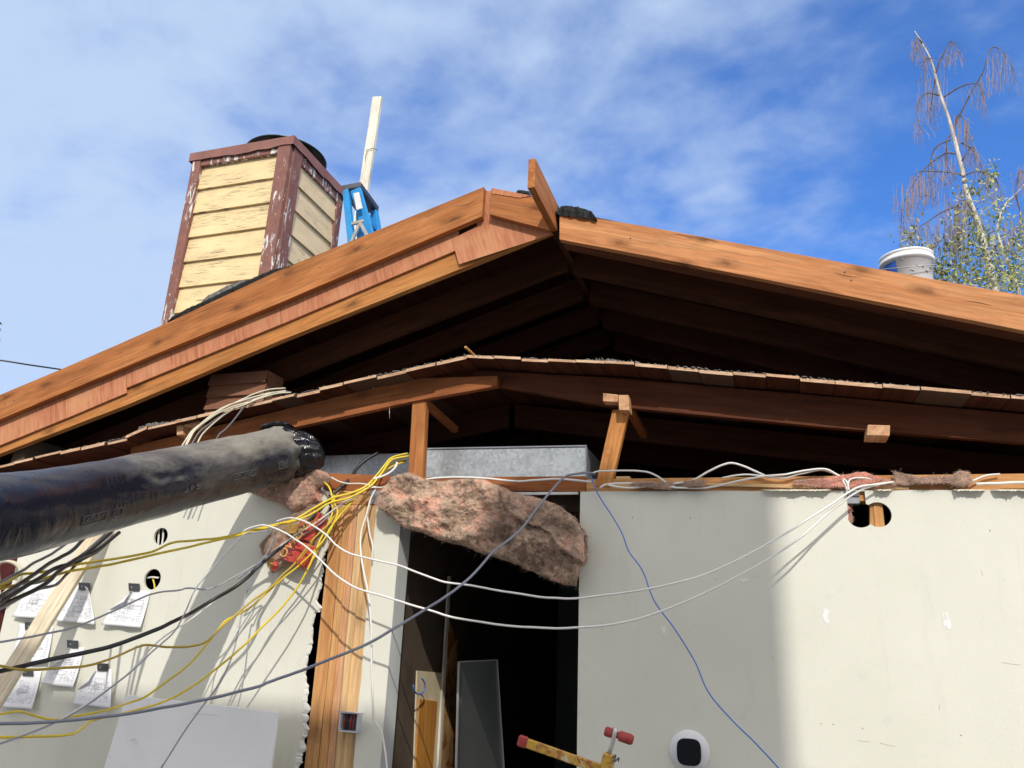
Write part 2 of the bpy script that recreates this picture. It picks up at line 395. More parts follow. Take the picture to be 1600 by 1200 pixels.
def beam(name, A, B, w, h, mat, parent=None, side=None, bev=.002):
    A, B = Vector(A), Vector(B); d = (B-A).normalized()
    s = Vector(side) if side else Vector((0, 0, 1)).cross(d)
    s = (s - d*s.dot(d)).normalized(); u = d.cross(s).normalized()
    r = [A + s*a*w/2 + u*b*h/2 for a, b in ((-1, -1), (1, -1), (1, 1), (-1, 1))]
    return prism(name, r, B-A, mat, parent, xa=d, bev=bev)
def box(name, lo, hi, mat, parent=None, bev=.002, xa=None):
    x0, y0, z0 = lo; x1, y1, z1 = hi
    return prism(name, [(x0, y0, z0), (x1, y0, z0), (x1, y0, z1), (x0, y0, z1)], (0, y1-y0, 0), mat, parent, xa, bev=bev)
def spline(P, n=10):
    P = [Vector(p) for p in P]; Q = [P[0]*2-P[1]] + P + [P[-1]*2-P[-2]]; out = []
    for i in range(1, len(Q)-2):
        a, b, c, d = Q[i-1:i+3]
        for k in range(n):
            t = k/n
            out.append(.5*((2*b) + (c-a)*t + (2*a-5*b+4*c-d)*t*t + (3*b-a-3*c+d)*t**3))
    out.append(P[-1]); return out
def tube_geo(P, r, seg=7, flat=1.0, V=None, Fc=None):
    V = V if V is not None else []; Fc = Fc if Fc is not None else []
    n = len(P); base = len(V); up = Vector((0, 0, 1))
    for i, p in enumerate(P):
        d = (P[min(i+1, n-1)] - P[max(i-1, 0)]).normalized()
        s = d.cross(up); s = s.normalized() if s.length > 1e-3 else Vector((1, 0, 0)); u = s.cross(d)
        rr = r(i/(n-1)) if callable(r) else r
        for k in range(seg):
            a = 2*math.pi*k/seg; V.append(p + s*math.cos(a)*rr*flat + u*math.sin(a)*rr)
    for i in range(n-1):
        for k in range(seg):
            a = base+i*seg+k; b = base+i*seg+(k+1) % seg; Fc.append((a, b, b+seg, a+seg))
    Fc.append(tuple(base+k for k in reversed(range(seg)))); Fc.append(tuple(base+(n-1)*seg+k for k in range(seg)))
    return V, Fc
def tube(name, P, r, mat, parent=None, seg=8, n=8, flat=1.0):
    Q = spline(P, n) if n > 1 else [Vector(p) for p in P]
    V, Fc = tube_geo(Q, r, seg, flat); return link(name, V, Fc, mat, parent, Matrix.Translation(Q[0]), smooth=True)
def cable(px, Ys, r, mat, label, name='electrical_cable', cat='cable', group=None, flat=1.0):
    """px: list of picture points; Ys: list of (index, Y) knots for the distance, linear between"""
    P = []
    for i, (x, y) in enumerate(px):
        for (i0, y0), (i1, y1) in zip(Ys, Ys[1:]):
            if i0 <= i <= i1: Y = y0 + (y1-y0)*(i-i0)/max(1, i1-i0); break
        P.append(U(x, y, Y))
    Q = spline(P, 7); sd_ = Vector((len(px)*3.3+px[0][1]*.1, r*1e4, 0)); amp_ = .0035 if r > .0045 else .0028; m_ = len(Q)
    Q = [q_+noise.noise_vector(q_*7+sd_)*amp_*min(1, i*.3, (m_-1-i)*.3)+noise.noise_vector(q_*22+sd_)*amp_*.35 for i, q_ in enumerate(Q)]
    o = tube(name, Q, r, mat, n=1, flat=flat); return tag(o, label, cat, group)
def lathe(name, prof, mat, parent, loc, axis=(0, 0, 1), seg=32, smooth=True):
    V = []; Fc = []; M = Vector((0, 0, 1)).rotation_difference(Vector(axis)).to_matrix()
    for r, z in prof:
        for k in range(seg): a = 2*math.pi*k/seg; V.append(Vector(loc) + M @ Vector((r*math.cos(a), r*math.sin(a), z)))
    for i in range(len(prof)-1):
        for k in range(seg):
            a = i*seg+k; b = i*seg+(k+1) % seg; Fc.append((a, b, b+seg, a+seg))
    Fc.append(tuple(reversed(range(seg)))); Fc.append(tuple((len(prof)-1)*seg+k for k in range(seg)))
    o = link(name, V, Fc, mat, parent, Matrix.Translation(Vector(loc)), smooth)
    return o
def lerpline(L, t):
    L = [Vector(p) for p in L]; ds = [0]
    for a, b in zip(L, L[1:]): ds.append(ds[-1] + (b-a).length)
    s = t*ds[-1]
    for i in range(len(L)-1):
        if s <= ds[i+1] or i == len(L)-2:
            return L[i].lerp(L[i+1], (s-ds[i])/max(1e-9, ds[i+1]-ds[i]))
def fluffy(name, top, bot, Y, thick, mat, parent=None, nu=150, nv=60, amp=.02, seed=0, edge=.006, fib=0, fibmat='fluff_tan', tilt=0, fs=1.0):
    """padded irregular blanket between an upper and a lower edge line (picture points on plane Y)"""
    T = [U(x, y, Y) for x, y in top]; B = [U(x, y, Y) for x, y in bot]; off = Vector((seed*7.3, seed*3.1, seed*1.7))
    V = []; Fc = []
    def pt(u, v, front):
        a = lerpline(T, u); b = lerpline(B, u)
        w = max(0, 1-(2*v-1)**8)**.5 * max(0, 1-(2*u-1)**10)**.5
        p = a.lerp(b, v)
        e = noise.noise_vector(p*38*fs+off)*edge*.6 + noise.noise_vector(p*9*fs+off)*edge*1.5
        p = p + Vector((e.x, 0, e.z))*(1.0)
        n1 = noise.fractal(p*7*fs+off, 1.0, 2.1, 5); n2 = noise.ridged_multi_fractal(p*9*fs+off+noise.noise_vector(p*6)*.8, 1.0, 2.2, 4, 1., 2.)
        dd = w*(thick + amp*1.6*n1 + amp*min(.6, n2-1.1)*.28)
        if not front: dd = -w*thick*.35
        return p + Vector((0, -dd + tilt*v, 0))
    for f in (True, False):
        for i in range(nu+1):
            for j in range(nv+1): V.append(pt(i/nu, j/nv, f))
    N = (nu+1)*(nv+1)
    for i in range(nu):
        for j in range(nv):
            a = i*(nv+1)+j; q = (a, a+1, a+nv+2, a+nv+1); Fc.append(q); Fc.append(tuple(N+k for k in reversed(q)))
    for i in range(nu):
        for j in (0, nv):
            a = i*(nv+1)+j; b = a+nv+1; Fc.append((a, b, b+N, a+N))
    for j in range(nv):
        for i in (0, nu):
            a = i*(nv+1)+j; Fc.append((a, a+1, a+1+N, a+N))
    c = sum(T, Vector())/len(T)
    rnd = random.Random(seed)
    n0 = len(Fc)
    for k in range(fib):                      # loose fibres
        u, v = rnd.random(), rnd.random()
        if rnd.random() < .6: v = rnd.choice((0, 1, 1))
        if rnd.random() < .15: u = rnd.choice((0, 1))
        p = pt(u, v, True); d = Vector((rnd.gauss(0, 1), -abs(rnd.gauss(0, .7)), rnd.gauss(-.2, .8)))*.009
        q = p + d; e = q + Vector((rnd.gauss(0, 1), -.2, rnd.gauss(-.3, 1)))*.006
        w = Vector((rnd.gauss(0, 1), rnd.gauss(0, 1), rnd.gauss(0, 1))).normalized()*.0006
        b0 = len(V); V += [p-w, p+w, q+w*.8, q-w*.8, e]; Fc += [(b0, b0+1, b0+2, b0+3), (b0+3, b0+2, b0+4)]
    for k in range(int(fib*8)):              # fine surface fuzz
        u, v = rnd.random(), rnd.random(); p = pt(u, v, True); a = rnd.random()*6.283; ln_ = rnd.uniform(.004, .011)
        d = Vector((math.cos(a)*ln_, -rnd.uniform(.0, .006), math.sin(a)*ln_)); m1 = p+d*.5+Vector((0, -.003, 0)); w = Vector((-math.sin(a), .3, math.cos(a)))*.00045
        b0 = len(V); V += [p-w, p+w, m1+w, m1-w, p+d]; Fc += [(b0, b0+1, b0+2, b0+3), (b0+3, b0+2, b0+4)]
    idx = [0]*n0 + [1]*(len(Fc)-n0)
    return link(name, V, Fc, mat, parent, Matrix.Translation(c), smooth=True, mats=[fibmat], midx=idx)
def ragged(name, line, Y, depth, h0, h1, mat, parent=None, seed=0, step=.006, curl=.0, layers=3):
    """torn layers of roofing lying along a line, each with its own broken front edge"""
    L = [U(x, y, Y) for x, y in line]; ln = sum((b-a).length for a, b in zip(L, L[1:])); n = max(8, int(ln/step)); V = []; Fc = []
    for l in range(layers):
        base = len(V); off = Vector((seed*9.1+l*3.3, seed*2.2, 0)); hl = h0+(h1-h0)*(l+1)/layers; hp = h0*.2+(h1-h0)*l/layers
        for i in range(n+1):
            u = i/n; p = lerpline(L, u); x = u*ln
            e1 = noise.noise(Vector((x*7, 0, 0))+off); e2 = noise.noise(Vector((x*38, 3, 0))+off); e3 = noise.noise(Vector((x*120, 7, 0))+off)
            fade = min(1, u*7, (1-u)*7)**.7; top = max(.004, (hl+.3*hl*e1+.22*hl*e2+.07*hl*e3)*fade)
            if l and e1 < -.12: top = hp*fade*.6
            f = -curl*max(0, e1) + .012*e2 + .004*e3 + .02*l
            V += [p+Vector((0, f+.006, -.004)), p+Vector((0, f, top-.008)), p+Vector((.003*e3, f, top)), p+Vector((0, depth*.5, top*.9+.004*e2)), p+Vector((0, depth, 0))]
        for i in range(n):
            for k in range(4): q = base+i*5+k; Fc.append((q, q+5, q+6, q+1))
        Fc += [tuple(base+k for k in range(5)), tuple(base+n*5+k for k in (4, 3, 2, 1, 0))]
    return link(name, V, Fc, mat, parent, Matrix.Translation(L[0]))

D = 3.6                                       # distance of the wall plane

# ------------------------------------------------------------------ setting: ground and floor
gr = link('ground', [(-400, -400, 0), (400, -400, 0), (400, 400, 0), (-400, 400, 0)], [(0, 1, 2, 3)], 'ground_dirt'); tag(gr, 'bare earth round the house', kind='structure')
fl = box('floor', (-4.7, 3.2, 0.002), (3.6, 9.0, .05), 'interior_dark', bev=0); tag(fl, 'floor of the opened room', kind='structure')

# ------------------------------------------------------------------ walls of the opened room
tz = 2.35
wr = thing('drywall_wall', 'large pale drywall wall with twin round holes right of the doorway', 'wall', U(1250, 1000, D))
wx0 = U(905, 900, D).x
def circ(cx, cz, r, n=28, jr=.0, cut=None):
    out = []
    for k in range(n):
        a = 2*math.pi*k/n; rr = r*(1+random.uniform(-jr, jr)); out.append(Vector((cx+rr*math.cos(a), D, cz+rr*math.sin(a))))
    return out
c1 = U(1344, 805, D); c2 = U(1372, 804, D); rh = .052
# twin hole: one merged outline (two circles plus the box slot above the left one)
hole = []
for k in range(33):
    a = rad(-128 + k*(256/32)); hole.append(Vector((c2.x+rh*math.cos(a), D, c2.z+rh*math.sin(a))))
s0 = U(1345, 787, D); s1 = U(1345, 766.5, D); s2 = U(1322, 766.5, D); s3 = U(1322, 800, D)
hole = [p for p in hole if p.x > (c1.x+c2.x)/2]
hole += [Vector((s0.x+.02, D, s0.z)), Vector((s0.x+.02, D, s1.z)), Vector((s2.x, D, s1.z)), Vector((s2.x, D, c1.z))]
for k in range(15):
    a = rad(200 + k*(120/14)); hole.append(Vector((c1.x+rh*math.cos(a), D, c1.z+rh*math.sin(a))))
topr = []
xr = 3.4
for i in range(0, 61):
    x = wx0 + (xr-wx0)*i/60; z = U(905, 768, D).z + (U(1600, 765, D).z-U(905, 768, D).z)*(x-wx0)/(U(1600, 765, D).x-wx0)
    topr.append(Vector((x, D, z + .004*noise.noise(Vector((x*9, 0, 0))))))
out = topr + [Vector((xr, D, .05)), Vector((wx0+.0, D, .05))]
# keep the slot below the ragged top edge
for p in hole: p.z = min(p.z, 2.335-.008)
prism('drywall_sheet', out, (0, .013, 0), 'drywall_paint', wr, holes=[hole[::-1]], bev=0)
for (x, y, sx, sz) in ((1290, 962, 5, 12), (1479, 972, 6, 14), (1037, 983, 4, 6), (1162, 907, 8, 3), (1476, 965, 4, 5)):
    c = U(x, y, D-.0012); pts = []
    for k in range(26):
        a = 2*math.pi*k/26; rr = .75+.45*noise.noise(Vector((math.cos(a)*1.9+x, math.sin(a)*1.9, 3.)))*1.6 + random.uniform(-.12, .12)
        pts.append(c + Vector((math.cos(a)*sx*.0031*rr, 0, math.sin(a)*sz*.0031*rr)))
    prism('spackle_patch', pts, (0, .001, 0), 'spackle', wr, bev=0)
for (x, y, dx, dy) in ((988, 807, 1, 3), (1078, 808, 1, 3), (1547, 827, 0, 4), (1534, 890, 1, 9), (1282, 1130, 2, 1), (1301, 1131, 2, 1), (1347, 1137, 2, 2), (1340, 1157, 20, 2), (1375, 1161, 24, 5), (941, 970, 0, 18), (1208, 1027, 1, 1), (1468, 1100, 0, 9), (1565, 1035, 30, 4), (1500, 1148, 3, 1), (1118, 905, 6, 1)):
    tube('scratch', [U(x, y, D-.0004), U(x+dx*.5, y+dy*.5+.4, D-.0004), U(x+dx, y+dy, D-.0004)], .0011 if dx+dy < 6 else .0006, 'wire_tie' if dx+dy < 6 else 'scuff_grey', wr, seg=5, n=1)
# torn paper shreds along the top edge
rnd = random.Random(3)
for a, b, n in ((1190, 1300, 10), (1365, 1395, 4), (1488, 1540, 6), (1548, 1640, 9)):
    Vv = []; Fc = []; n *= 4
    for i in range(n+1):
        x = a+(b-a)*i/n; t = U(x, 765.5, D-.003); e = .5+.5*noise.noise(Vector((x*.06, a, 0))); e2 = .5+.5*noise.noise(Vector((x*.31, a, 4))); k_ = min(1, i*.3, (n-i)*.3)
        drop = (.002+.020*e*e2+rnd.uniform(0, .003))*k_; fw = (.004+.030*e+.006*e2)*k_+.001
        Vv += [t, t+Vector((0, -fw, -drop*.35)), t+Vector((rnd.uniform(-.002, .002), -fw-.006*e2, -drop))]
    for i in range(n):
        for k in range(2): q = i*3+k; Fc.append((q, q+3, q+4, q+1))
    o = link('torn_paper', Vv, Fc, 'torn_kraft', wr, Matrix.Translation(Vv[0]))
    m = o.modifiers.new('s', 'SOLIDIFY'); m.thickness = .0008

# left drywall sheet, torn along its right edge
wl = thing('drywall_wall', 'pale drywall wall with jagged torn edge and pinned papers, left of the studs', 'wall', U(300, 1000, D))
def z7(x, y): return (420+x/3.43, 850+y/3.43)
edge = [(496, 765), (509, 767), (512, 780), (514, 792), (511, 800), (514, 815), (512, 853), (506, 863), (503, 872)] + \
       [z7(*p) for p in ((300, 80), (283, 110), (290, 150), (270, 180), (276, 230), (262, 262), (250, 300), (276, 340), (262, 362), (240, 370), (226, 440), (228, 490), (212, 540), (200, 600),
        (196, 650), (189, 700), (197, 760), (193, 800), (180, 850), (196, 880), (178, 910), (196, 935), (180, 960), (206, 990), (186, 1030), (165, 1060), (172, 1095), (150, 1130), (152, 1170), (143, 1210), (128, 1280), (118, 1330))]
E3 = []
for i, (x, y) in enumerate(edge):
    p = U(x, y, D); E3.append(p)
    if i < len(edge)-1:
        q = U(*edge[i+1], D)
        for t in (.25, .5, .75):
            m_ = p.lerp(q, t); m_.x += .011*noise.noise(m_*14) + .006*noise.noise(m_*45) + random.uniform(-.001, .001); E3.append(m_)
bx = E3[-1].x
hl = []
for (px, py, r) in ((251, 838, .047), (238, 905, .055)):
    c = U(px, py, D); hl.append(circ(c.x, c.z, r, 30)[::-1])
xl = U(27, 875, D).x
tl = U(400, 780, D).z
out = [Vector((xl, D, tz-.01))] + E3 + [Vector((bx-.02, D, .05)), Vector((xl, D, .05))]
prism('drywall_sheet', out, (0, .013, 0), 'drywall_paint', wl, holes=hl, bev=0)
# ragged gypsum core showing at the torn edge
V = []; Fc = []
low = [p for p in E3 if p.z < 1.95]
for i, p in enumerate(low):
    w = .003 + .03*max(0, noise.noise(Vector((p.z*11, 2, 0)))) + 0
    if p.z < 1.42: w += .012+.02*max(0, noise.noise(Vector((p.z*17, 5, 0))))
    V += [p+Vector((-.002, -.0015, 0)), p+Vector((w*.5, .002+random.uniform(0, .004), random.uniform(-.004, .004))), p+Vector((w, .010, random.uniform(-.001, .001)))]
for i in range(len(low)-1):
    for k in range(2): a = i*3+k; Fc.append((a, a+1, a+4, a+3))
link('gypsum_core', V, Fc, 'gypsum', wl, Matrix.Translation(low[0]))

# narrow drywall strip and the jamb return left of the doorway
ws = thing('doorway_jamb', 'narrow pale drywall strip with grey return, left side of the doorway', 'wall', U(600, 1000, D))
Ls = [(592, 772), (589, 790), (579, 891), (566, 1036), (553, 1185), (545, 1290)]
Rs = [(631, 772), (621, 879), (608, 1026), (595, 1173), (585, 1290)]
pL = []
for (a, b) in zip(Ls, Ls[1:]):
    A, B = U(*a, D), U(*b, D)
    for t in (0, .2, .4, .6, .8): q = A.lerp(B, t); q.x += random.uniform(-.0035, .0035); pL.append(q)
pL.append(U(*Ls[-1], D))
jx = U(608, 1026, D).x
pR = [Vector((jx, D, U(625, 780, D).z+.03)), Vector((jx, D, .05))]
prism('drywall_strip', [p for p in pL] + [Vector((U(545, 1290, D).x, D, .05)), pR[1], pR[0]], (0, .013, 0), 'drywall_paint', ws, bev=0)
prism('jamb_return', [(jx+.0015, D+.001, .05), (jx+.0015, D+.125, .05), (jx+.0015, D+.125, tz), (jx+.0015, D+.001, tz)], (-.013, 0, 0), 'drywall_jamb', ws, bev=0)
tag(ws, 'narrow pale drywall strip with grey return, left side of the doorway', 'wall')

# framing: studs, plates, cripple posts
fr = thing('wall_framing', 'orange and pale timber studs and plates between the torn drywall and doorway', 'framing', U(530, 1100, D))
tops = [520, 539, 549, 560, 572, 592]; bots = [475, 497, 509, 522, 532, 556]
mt = ['wood_stud', 'wood_stud', 'wood_stud_pink', 'wood_stud_pale', 'wood_stud_pale']
for i in range(5):
    Y = D + (.006, .0, .010, .004, .014)[i]
    a0, a1, b0, b1 = U(tops[i], 789, Y), U(tops[i+1]-.6, 789, Y), U(bots[i], 1200, Y), U(bots[i+1]-.6, 1200, Y)
    k = (a0.z-.05)/(a0.z-b0.z)
    c0, c1_ = a0+(b0-a0)*k, a1+(b1-a1)*k
    if i == 4: Y2 = .05
    prism('stud', [c0, c1_, a1, a0], (0, .09, 0), mt[i], fr, xa=(0, 0, 1))
A, B = U(505, 740, D+.016), U(640, 745, D+.016)
prism('top_plate', [U(505, 765, D+.016), U(650, 768, D+.016), U(650, 744.5, D+.016), U(505, 739, D+.016)], (0, .09, 0), 'wood_red', fr, xa=(1, 0, 0))
prism('top_plate', [U(520, 787.5, D+.012), U(600, 790, D+.012), U(600, 768, D+.012), U(520, 766, D+.012)], (0, .08, 0), 'wood_stud', fr, xa=(1, 0, 0))
prism('metal_strap', [U(576, 787, D+.008), U(596, 788, D+.008), U(596, 766, D+.008), U(577, 766, D+.008)], (0, .003, 0), 'strap_grey', fr, bev=.0005)
zt = U(905, 745, D+.016).z; zb = U(905, 768.5, D+.016).z
prism('top_plate', [(U(650.5, 760, D+.016).x, D+.016, zb+.028), (U(915, 768, D+.016).x, D+.016, zb), (U(915, 745, D+.016).x, D+.016, zt+.003), (U(650.5, 745, D+.016).x, D+.016, zt+.018)], (0, .09, 0), 'wood_red', fr, xa=(1, 0, 0))
prism('top_plate', [(U(916, 760, D+.016).x, D+.016, 2.29), (3.4, D+.016, 2.28), (3.4, D+.016, 2.368), (U(916, 745, D+.016).x, D+.016, zt-.012)], (0, .09, 0), 'wood_stud', fr, xa=(1, 0, 0))
prism('top_plate', [(-4.2, D+.016, 2.26), (U(504, 760, D).x, D+.016, 2.30), (U(504, 760, D).x, D+.016, 2.37), (-4.2, D+.016, 2.36)], (0, .09, 0), 'wood_red', fr, xa=(1, 0, 0))
hd = prism('header', [U(632, 800, D+.1), U(915, 800, D+.1), U(915, 768, D+.1), U(632, 768, D+.1)], (0, .03, 0), 'interior_dark', fr, xa=(1, 0, 0))
prism('drywall_lip', [U(800, 773.5, D+.005), U(903, 772.5, D+.005), U(903, 768.5, D+.005), U(800, 769, D+.005)], (0, .011, 0), 'gypsum', fr, bev=.001)
# studs inside the walls, seen through the round holes
for x in (-3.12, -2.4, -1.95, -.8, .45, 1.25, 2.1, 2.9):
    beam('stud', (x, D+.06, .05), (x, D+.06, 2.29), .038, .088, 'wood_stud', fr, side=(1, 0, 0))
    
p1 = thing('cripple_post', 'upright square timber post under the low rafter, left of the metal duct', 'post', U(650, 742, D+.03))
prism('post', [U(637.5, 744, D+.02), U(660, 746, D+.02), U(665.5, 622, D+.02), U(644.5, 622, D+.02)], (0, .045, 0), 'wood_fascia', p1, xa=(0, 0, 1))
p2 = thing('cripple_post', 'leaning timber post with pencilled circle, right of the metal duct', 'post', U(945, 755, D+.03))
pp = prism('post', [U(930, 760, D+.01), U(954.5, 761, D+.01), U(982.5, 640, D+.03), U(957, 640, D+.03)], (0, .04, 0), 'wood_rafter_pale', p2, xa=(.2, 0, 1))
prism('cap_block', [U(967, 641, D-.03), U(983, 641, D-.03), U(982, 617, D-.03), U(966, 617, D-.03)], (0, .09, 0), 'wood_stud_pink', p2, xa=(0, 1, 0))
prism('cap_block', [U(942, 627, D-.02), U(965.5, 628.5, D-.02), U(965.5, 616.5, D-.02), U(942, 614, D-.02)], (0, .10, 0), 'wood_stud_pink', p2, xa=(0, 1, 0))
cc = U(950.5, 703, D+.004)
ringp = [cc+Vector((.022*math.cos(a), .004, .022*math.sin(a))) for a in [2*math.pi*k/24 for k in range(25)]]
tube('pencil_mark', ringp, .0007, 'wire_tie', pp, seg=5, n=1)

# ------------------------------------------------------------------ room behind
rm = thing('interior_room', 'dim room behind the open doorway', 'room', (-.5, 6, .05))
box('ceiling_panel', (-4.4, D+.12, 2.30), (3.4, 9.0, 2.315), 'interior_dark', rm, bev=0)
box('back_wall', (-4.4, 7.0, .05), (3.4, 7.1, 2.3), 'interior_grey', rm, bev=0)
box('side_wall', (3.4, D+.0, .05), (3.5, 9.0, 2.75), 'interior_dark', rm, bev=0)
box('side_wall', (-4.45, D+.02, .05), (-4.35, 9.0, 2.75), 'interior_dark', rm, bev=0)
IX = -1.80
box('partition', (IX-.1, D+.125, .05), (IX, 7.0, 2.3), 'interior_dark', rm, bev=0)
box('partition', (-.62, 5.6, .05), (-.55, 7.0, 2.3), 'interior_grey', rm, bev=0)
def xpanel(name, px, mat, th=.01, par=rm, X=IX+.012, label=None):
    P = [UX(x, y, X) for x, y in px]; o = prism(name, P, (-th, 0, 0), mat, par, xa=(0, 0, 1), bev=.0008)
    if label: o['label'] = label
    return o
xpanel('wall_patch', [(646, 1230), (684, 1230), (696, 1052), (652, 1048)], 'interior_pale', .008, X=IX+.010)  # pale piece, its cut top standing in for the sunlight's upper edge
xpanel('stained_panel', [(648, 1230), (674, 1230), (684, 1096), (656, 1092)], 'wood_panel_orange', .008, X=IX+.019)
xpanel('sheathing_panel', [(686, 1230), (709, 1230), (715, 1000), (714, 1010), (700, 960), (697, 1020)], 'osb_wall', .010, X=IX+.012)
xpanel('batten', [(683, 1230), (687.5, 1230), (697, 1053), (705, 900), (702, 900), (693, 1053)], 'wood_white', .012, X=IX+.026)
rl = tube('wire_loop', [UX(655+9*math.cos(a), 1072+13*math.sin(a), IX+.05) for a in [.3*k-1.2 for k in range(16)]], .004, 'cable_blue', n=2, seg=6)
tag(rl, 'small loop of blue wire hanging inside the doorway on the left', 'wire')
gp = thing('drywall_offcut', 'dark panel with pale edges leaning inside the doorway', 'panel', UX(745, 1200, -1.5))
P = [UX(712, 1235, -1.66), UX(790, 1235, -1.40), UX(777, 1031, -1.52), UX(717, 1034, -1.68)]
nrm = (P[1]-P[0]).cross(P[3]-P[0]).normalized()
prism('sheet', P, nrm*-.012, 'interior_grey', gp, bev=.0005)
for a, b, w in ((0, 3, .013), (1, 2, .007), (3, 2, .006)):
    beam('edge_strip', P[a]+nrm*.003, P[b]+nrm*.003, w, .012, 'white_board', gp, side=tuple((P[1]-P[0]).normalized()) if a != 3 else (0, 0, 1), bev=.001)

# red neighbouring wall return at the far left with a coil behind
rw = thing('red_wall', 'dark red siding wall end beside the drywall, left edge', 'wall', (xl-.1, D, 0))
box('siding', (-6.5, D+.02, 0.002), (xl-.003, D+.05, 2.27), 'red_siding', rw, bev=.003)
cc = U(8, 905, D-.05)
tag(tube('cable_coil', [cc+Vector((.075*math.cos(a), .03*math.sin(a*2.1), .1*math.sin(a))) for a in [.42*k for k in range(30)]], .009, 'cable_cream', n=3),
    'cream cable coil hanging on the dark red wall at the left edge', 'cable')

# ------------------------------------------------------------------ upper roof
ur = thing('upper_roof', 'newer upper roof of orange rafters and fascia boards over the dark void', 'roof', U(870, 372, 3.5))
YA = 3.50
topA = [(757, 293), (750, 292.5), (435, 422), (260, 505), (100, 575), (0, 617), (-160, 684)]
botA = [(757, 337), (435, 474), (195, 573), (0, 655), (-160, 722)]
Ld = (U(0, 617, YA)-U(750, 292, YA)).normalized(); Rd = (U(1600, 462, YA)-U(872, 332, YA)).normalized()
# left fascia board in two lengths (joint near px 612), with a slight bow
def interp(L, x):
    L = sorted(L)
    for (a, b), (c, d) in zip(L, L[1:]):
        if a <= x <= c: return b+(d-b)*(x-a)/(c-a)
    return L[0][1] if x < L[0][0] else L[-1][1]
tA = [(756, 292), (435, 423), (260, 505), (100, 575), (0, 617), (-160, 684)]
bA = [(752, 338), (435, 474), (195, 573), (0, 655), (-160, 722)]
xs = [756, 600, 435, 260, 100, 0, -160]
fb = slabpx('fascia_board', [(x, interp(tA, x)) for x in xs] + [(x if x != 756 else 753, interp(bA, x)) for x in reversed(xs)], YA, .038, 'wood_fascia', ur, xa=Ld, bev=0)
# plywood strips behind it
def strip(x0, x1, y0b, y1b, Y, m='plywood_pink'):
    return slabpx('plywood_strip', [(x0, interp(tA, x0)+18), (x1, interp(tA, x1)+18), (x1, y1b), (x0, y0b)], Y, .012, m, ur, xa=Ld, bev=.0007)
strip(-160, 102, 761, 654, YA+.040); strip(102.6, 197, 654, 614, YA+.041)
strip(197.6, 438, 606, 507, YA+.040); strip(438.6, 716, 507, 389.5, YA+.041)
slabpx('gusset_plate', [(752, 296), (768, 299), (768, 333), (800, 338), (856, 352), (862, 366), (717, 413), (706, 374), (745, 353)], YA+.0385, .0015, 'plywood_pink', ur, xa=Ld, bev=0)
# lower left rafter behind the plywood
cT = [(866, 340), (717, 400), (440, 505), (197, 603), (0, 690), (-160, 760)]; cB = [(866, 361), (717, 415+6), (440, 531), (197, 633), (0, 709), (-160, 776)]
xs = [866, 717, 440, 197, 0, -160]
slabpx('rafter', [(x, interp(cT, x)-16) for x in xs] + [(x, interp(cB, x)) for x in reversed(xs)], YA+.056, .038, 'wood_rafter_pale', ur, xa=Ld, bev=0)
# right rafter and the short piece across the ridge
slabpx('rafter', [(767, 295.5), (828, 307), (860, 315), (860, 360), (765, 335)], YA-.002, .0385, 'wood_fascia', ur, xa=Rd, bev=.0015)
rr_ = slabpx('rafter', [(874, 332), (1000, 352), (1600, 462), (1760, 491), (1760, 550), (1600, 517), (1000, 398), (874, 374)], YA, .038, 'wood_right', ur, xa=Rd, bev=.0015)
# ridge board running back, its end stands out towards the viewer
a = U(824, 294, 3.10); b = U(835, 294, 3.10); top = U(824, 249, 3.10)
hh = top.z - a.z
prism('ridge_board', [a, (b.x, a.y, a.z), (b.x, a.y, a.z+hh), (a.x, a.y, a.z+hh)], (0, YA+.03-3.10, 0), 'wood_fascia', ur, xa=(0, 1, 0), bev=.0015)
yq = YA+.0305; prism('ridge_board', [(a.x, yq, a.z+.012), (b.x, yq, a.z+.012), (b.x, yq, a.z+hh), (a.x, yq, a.z+hh)], (0, 5.3, 0), 'wood_old_shaded', ur, xa=(0, 1, 0), bev=.001)  # rear length in darker wood, painting in the void's shade
ridx = a.x; ridz = a.z
slabpx('rafter', [(864, 351), (-160, 766), (-160, 740), (864, 325)], YA+.105, .045, 'wood_old_shaded', ur, xa=Ld, bev=0)
P = [U(878, 378, YA+.0), U(1760, 553, YA+.0)]
prism('rafter', [p+Vector((0, .040, 0)) for p in (P[0], P[1], P[1]+Vector((0, 0, .12)), P[0]+Vector((0, 0, .12)))], (0, .05, 0), 'wood_rafter_dark', ur, xa=P[1]-P[0], bev=0)
slabpx('plywood_strip', [(768, 293.5), (829, 305.5), (812, 309), (768, 302)], YA-.006, .0035, 'plywood_pink', ur, xa=Rd, bev=0)
for cr in ([(708, 323), (722, 321), (735, 318), (741, 313), (753, 305)], [(1046, 366), (1062, 367), (1078, 371), (1092, 374)], [(1090, 372), (1110, 375), (1128, 381)], [(1300, 425), (1322, 431), (1350, 434)], [(300, 492), (330, 481), (352, 470)], [(560, 395), (590, 380)], [(1500, 470), (1530, 473), (1552, 479)]):
    pr_ = fb if cr[0][0] < 757 else rr_
    tube('crack', [U(x, y, YA+.0005) for x, y in cr], lambda t: .0004+.0017*math.sin(math.pi*t), 'wire_tie', pr_, seg=5, n=4)
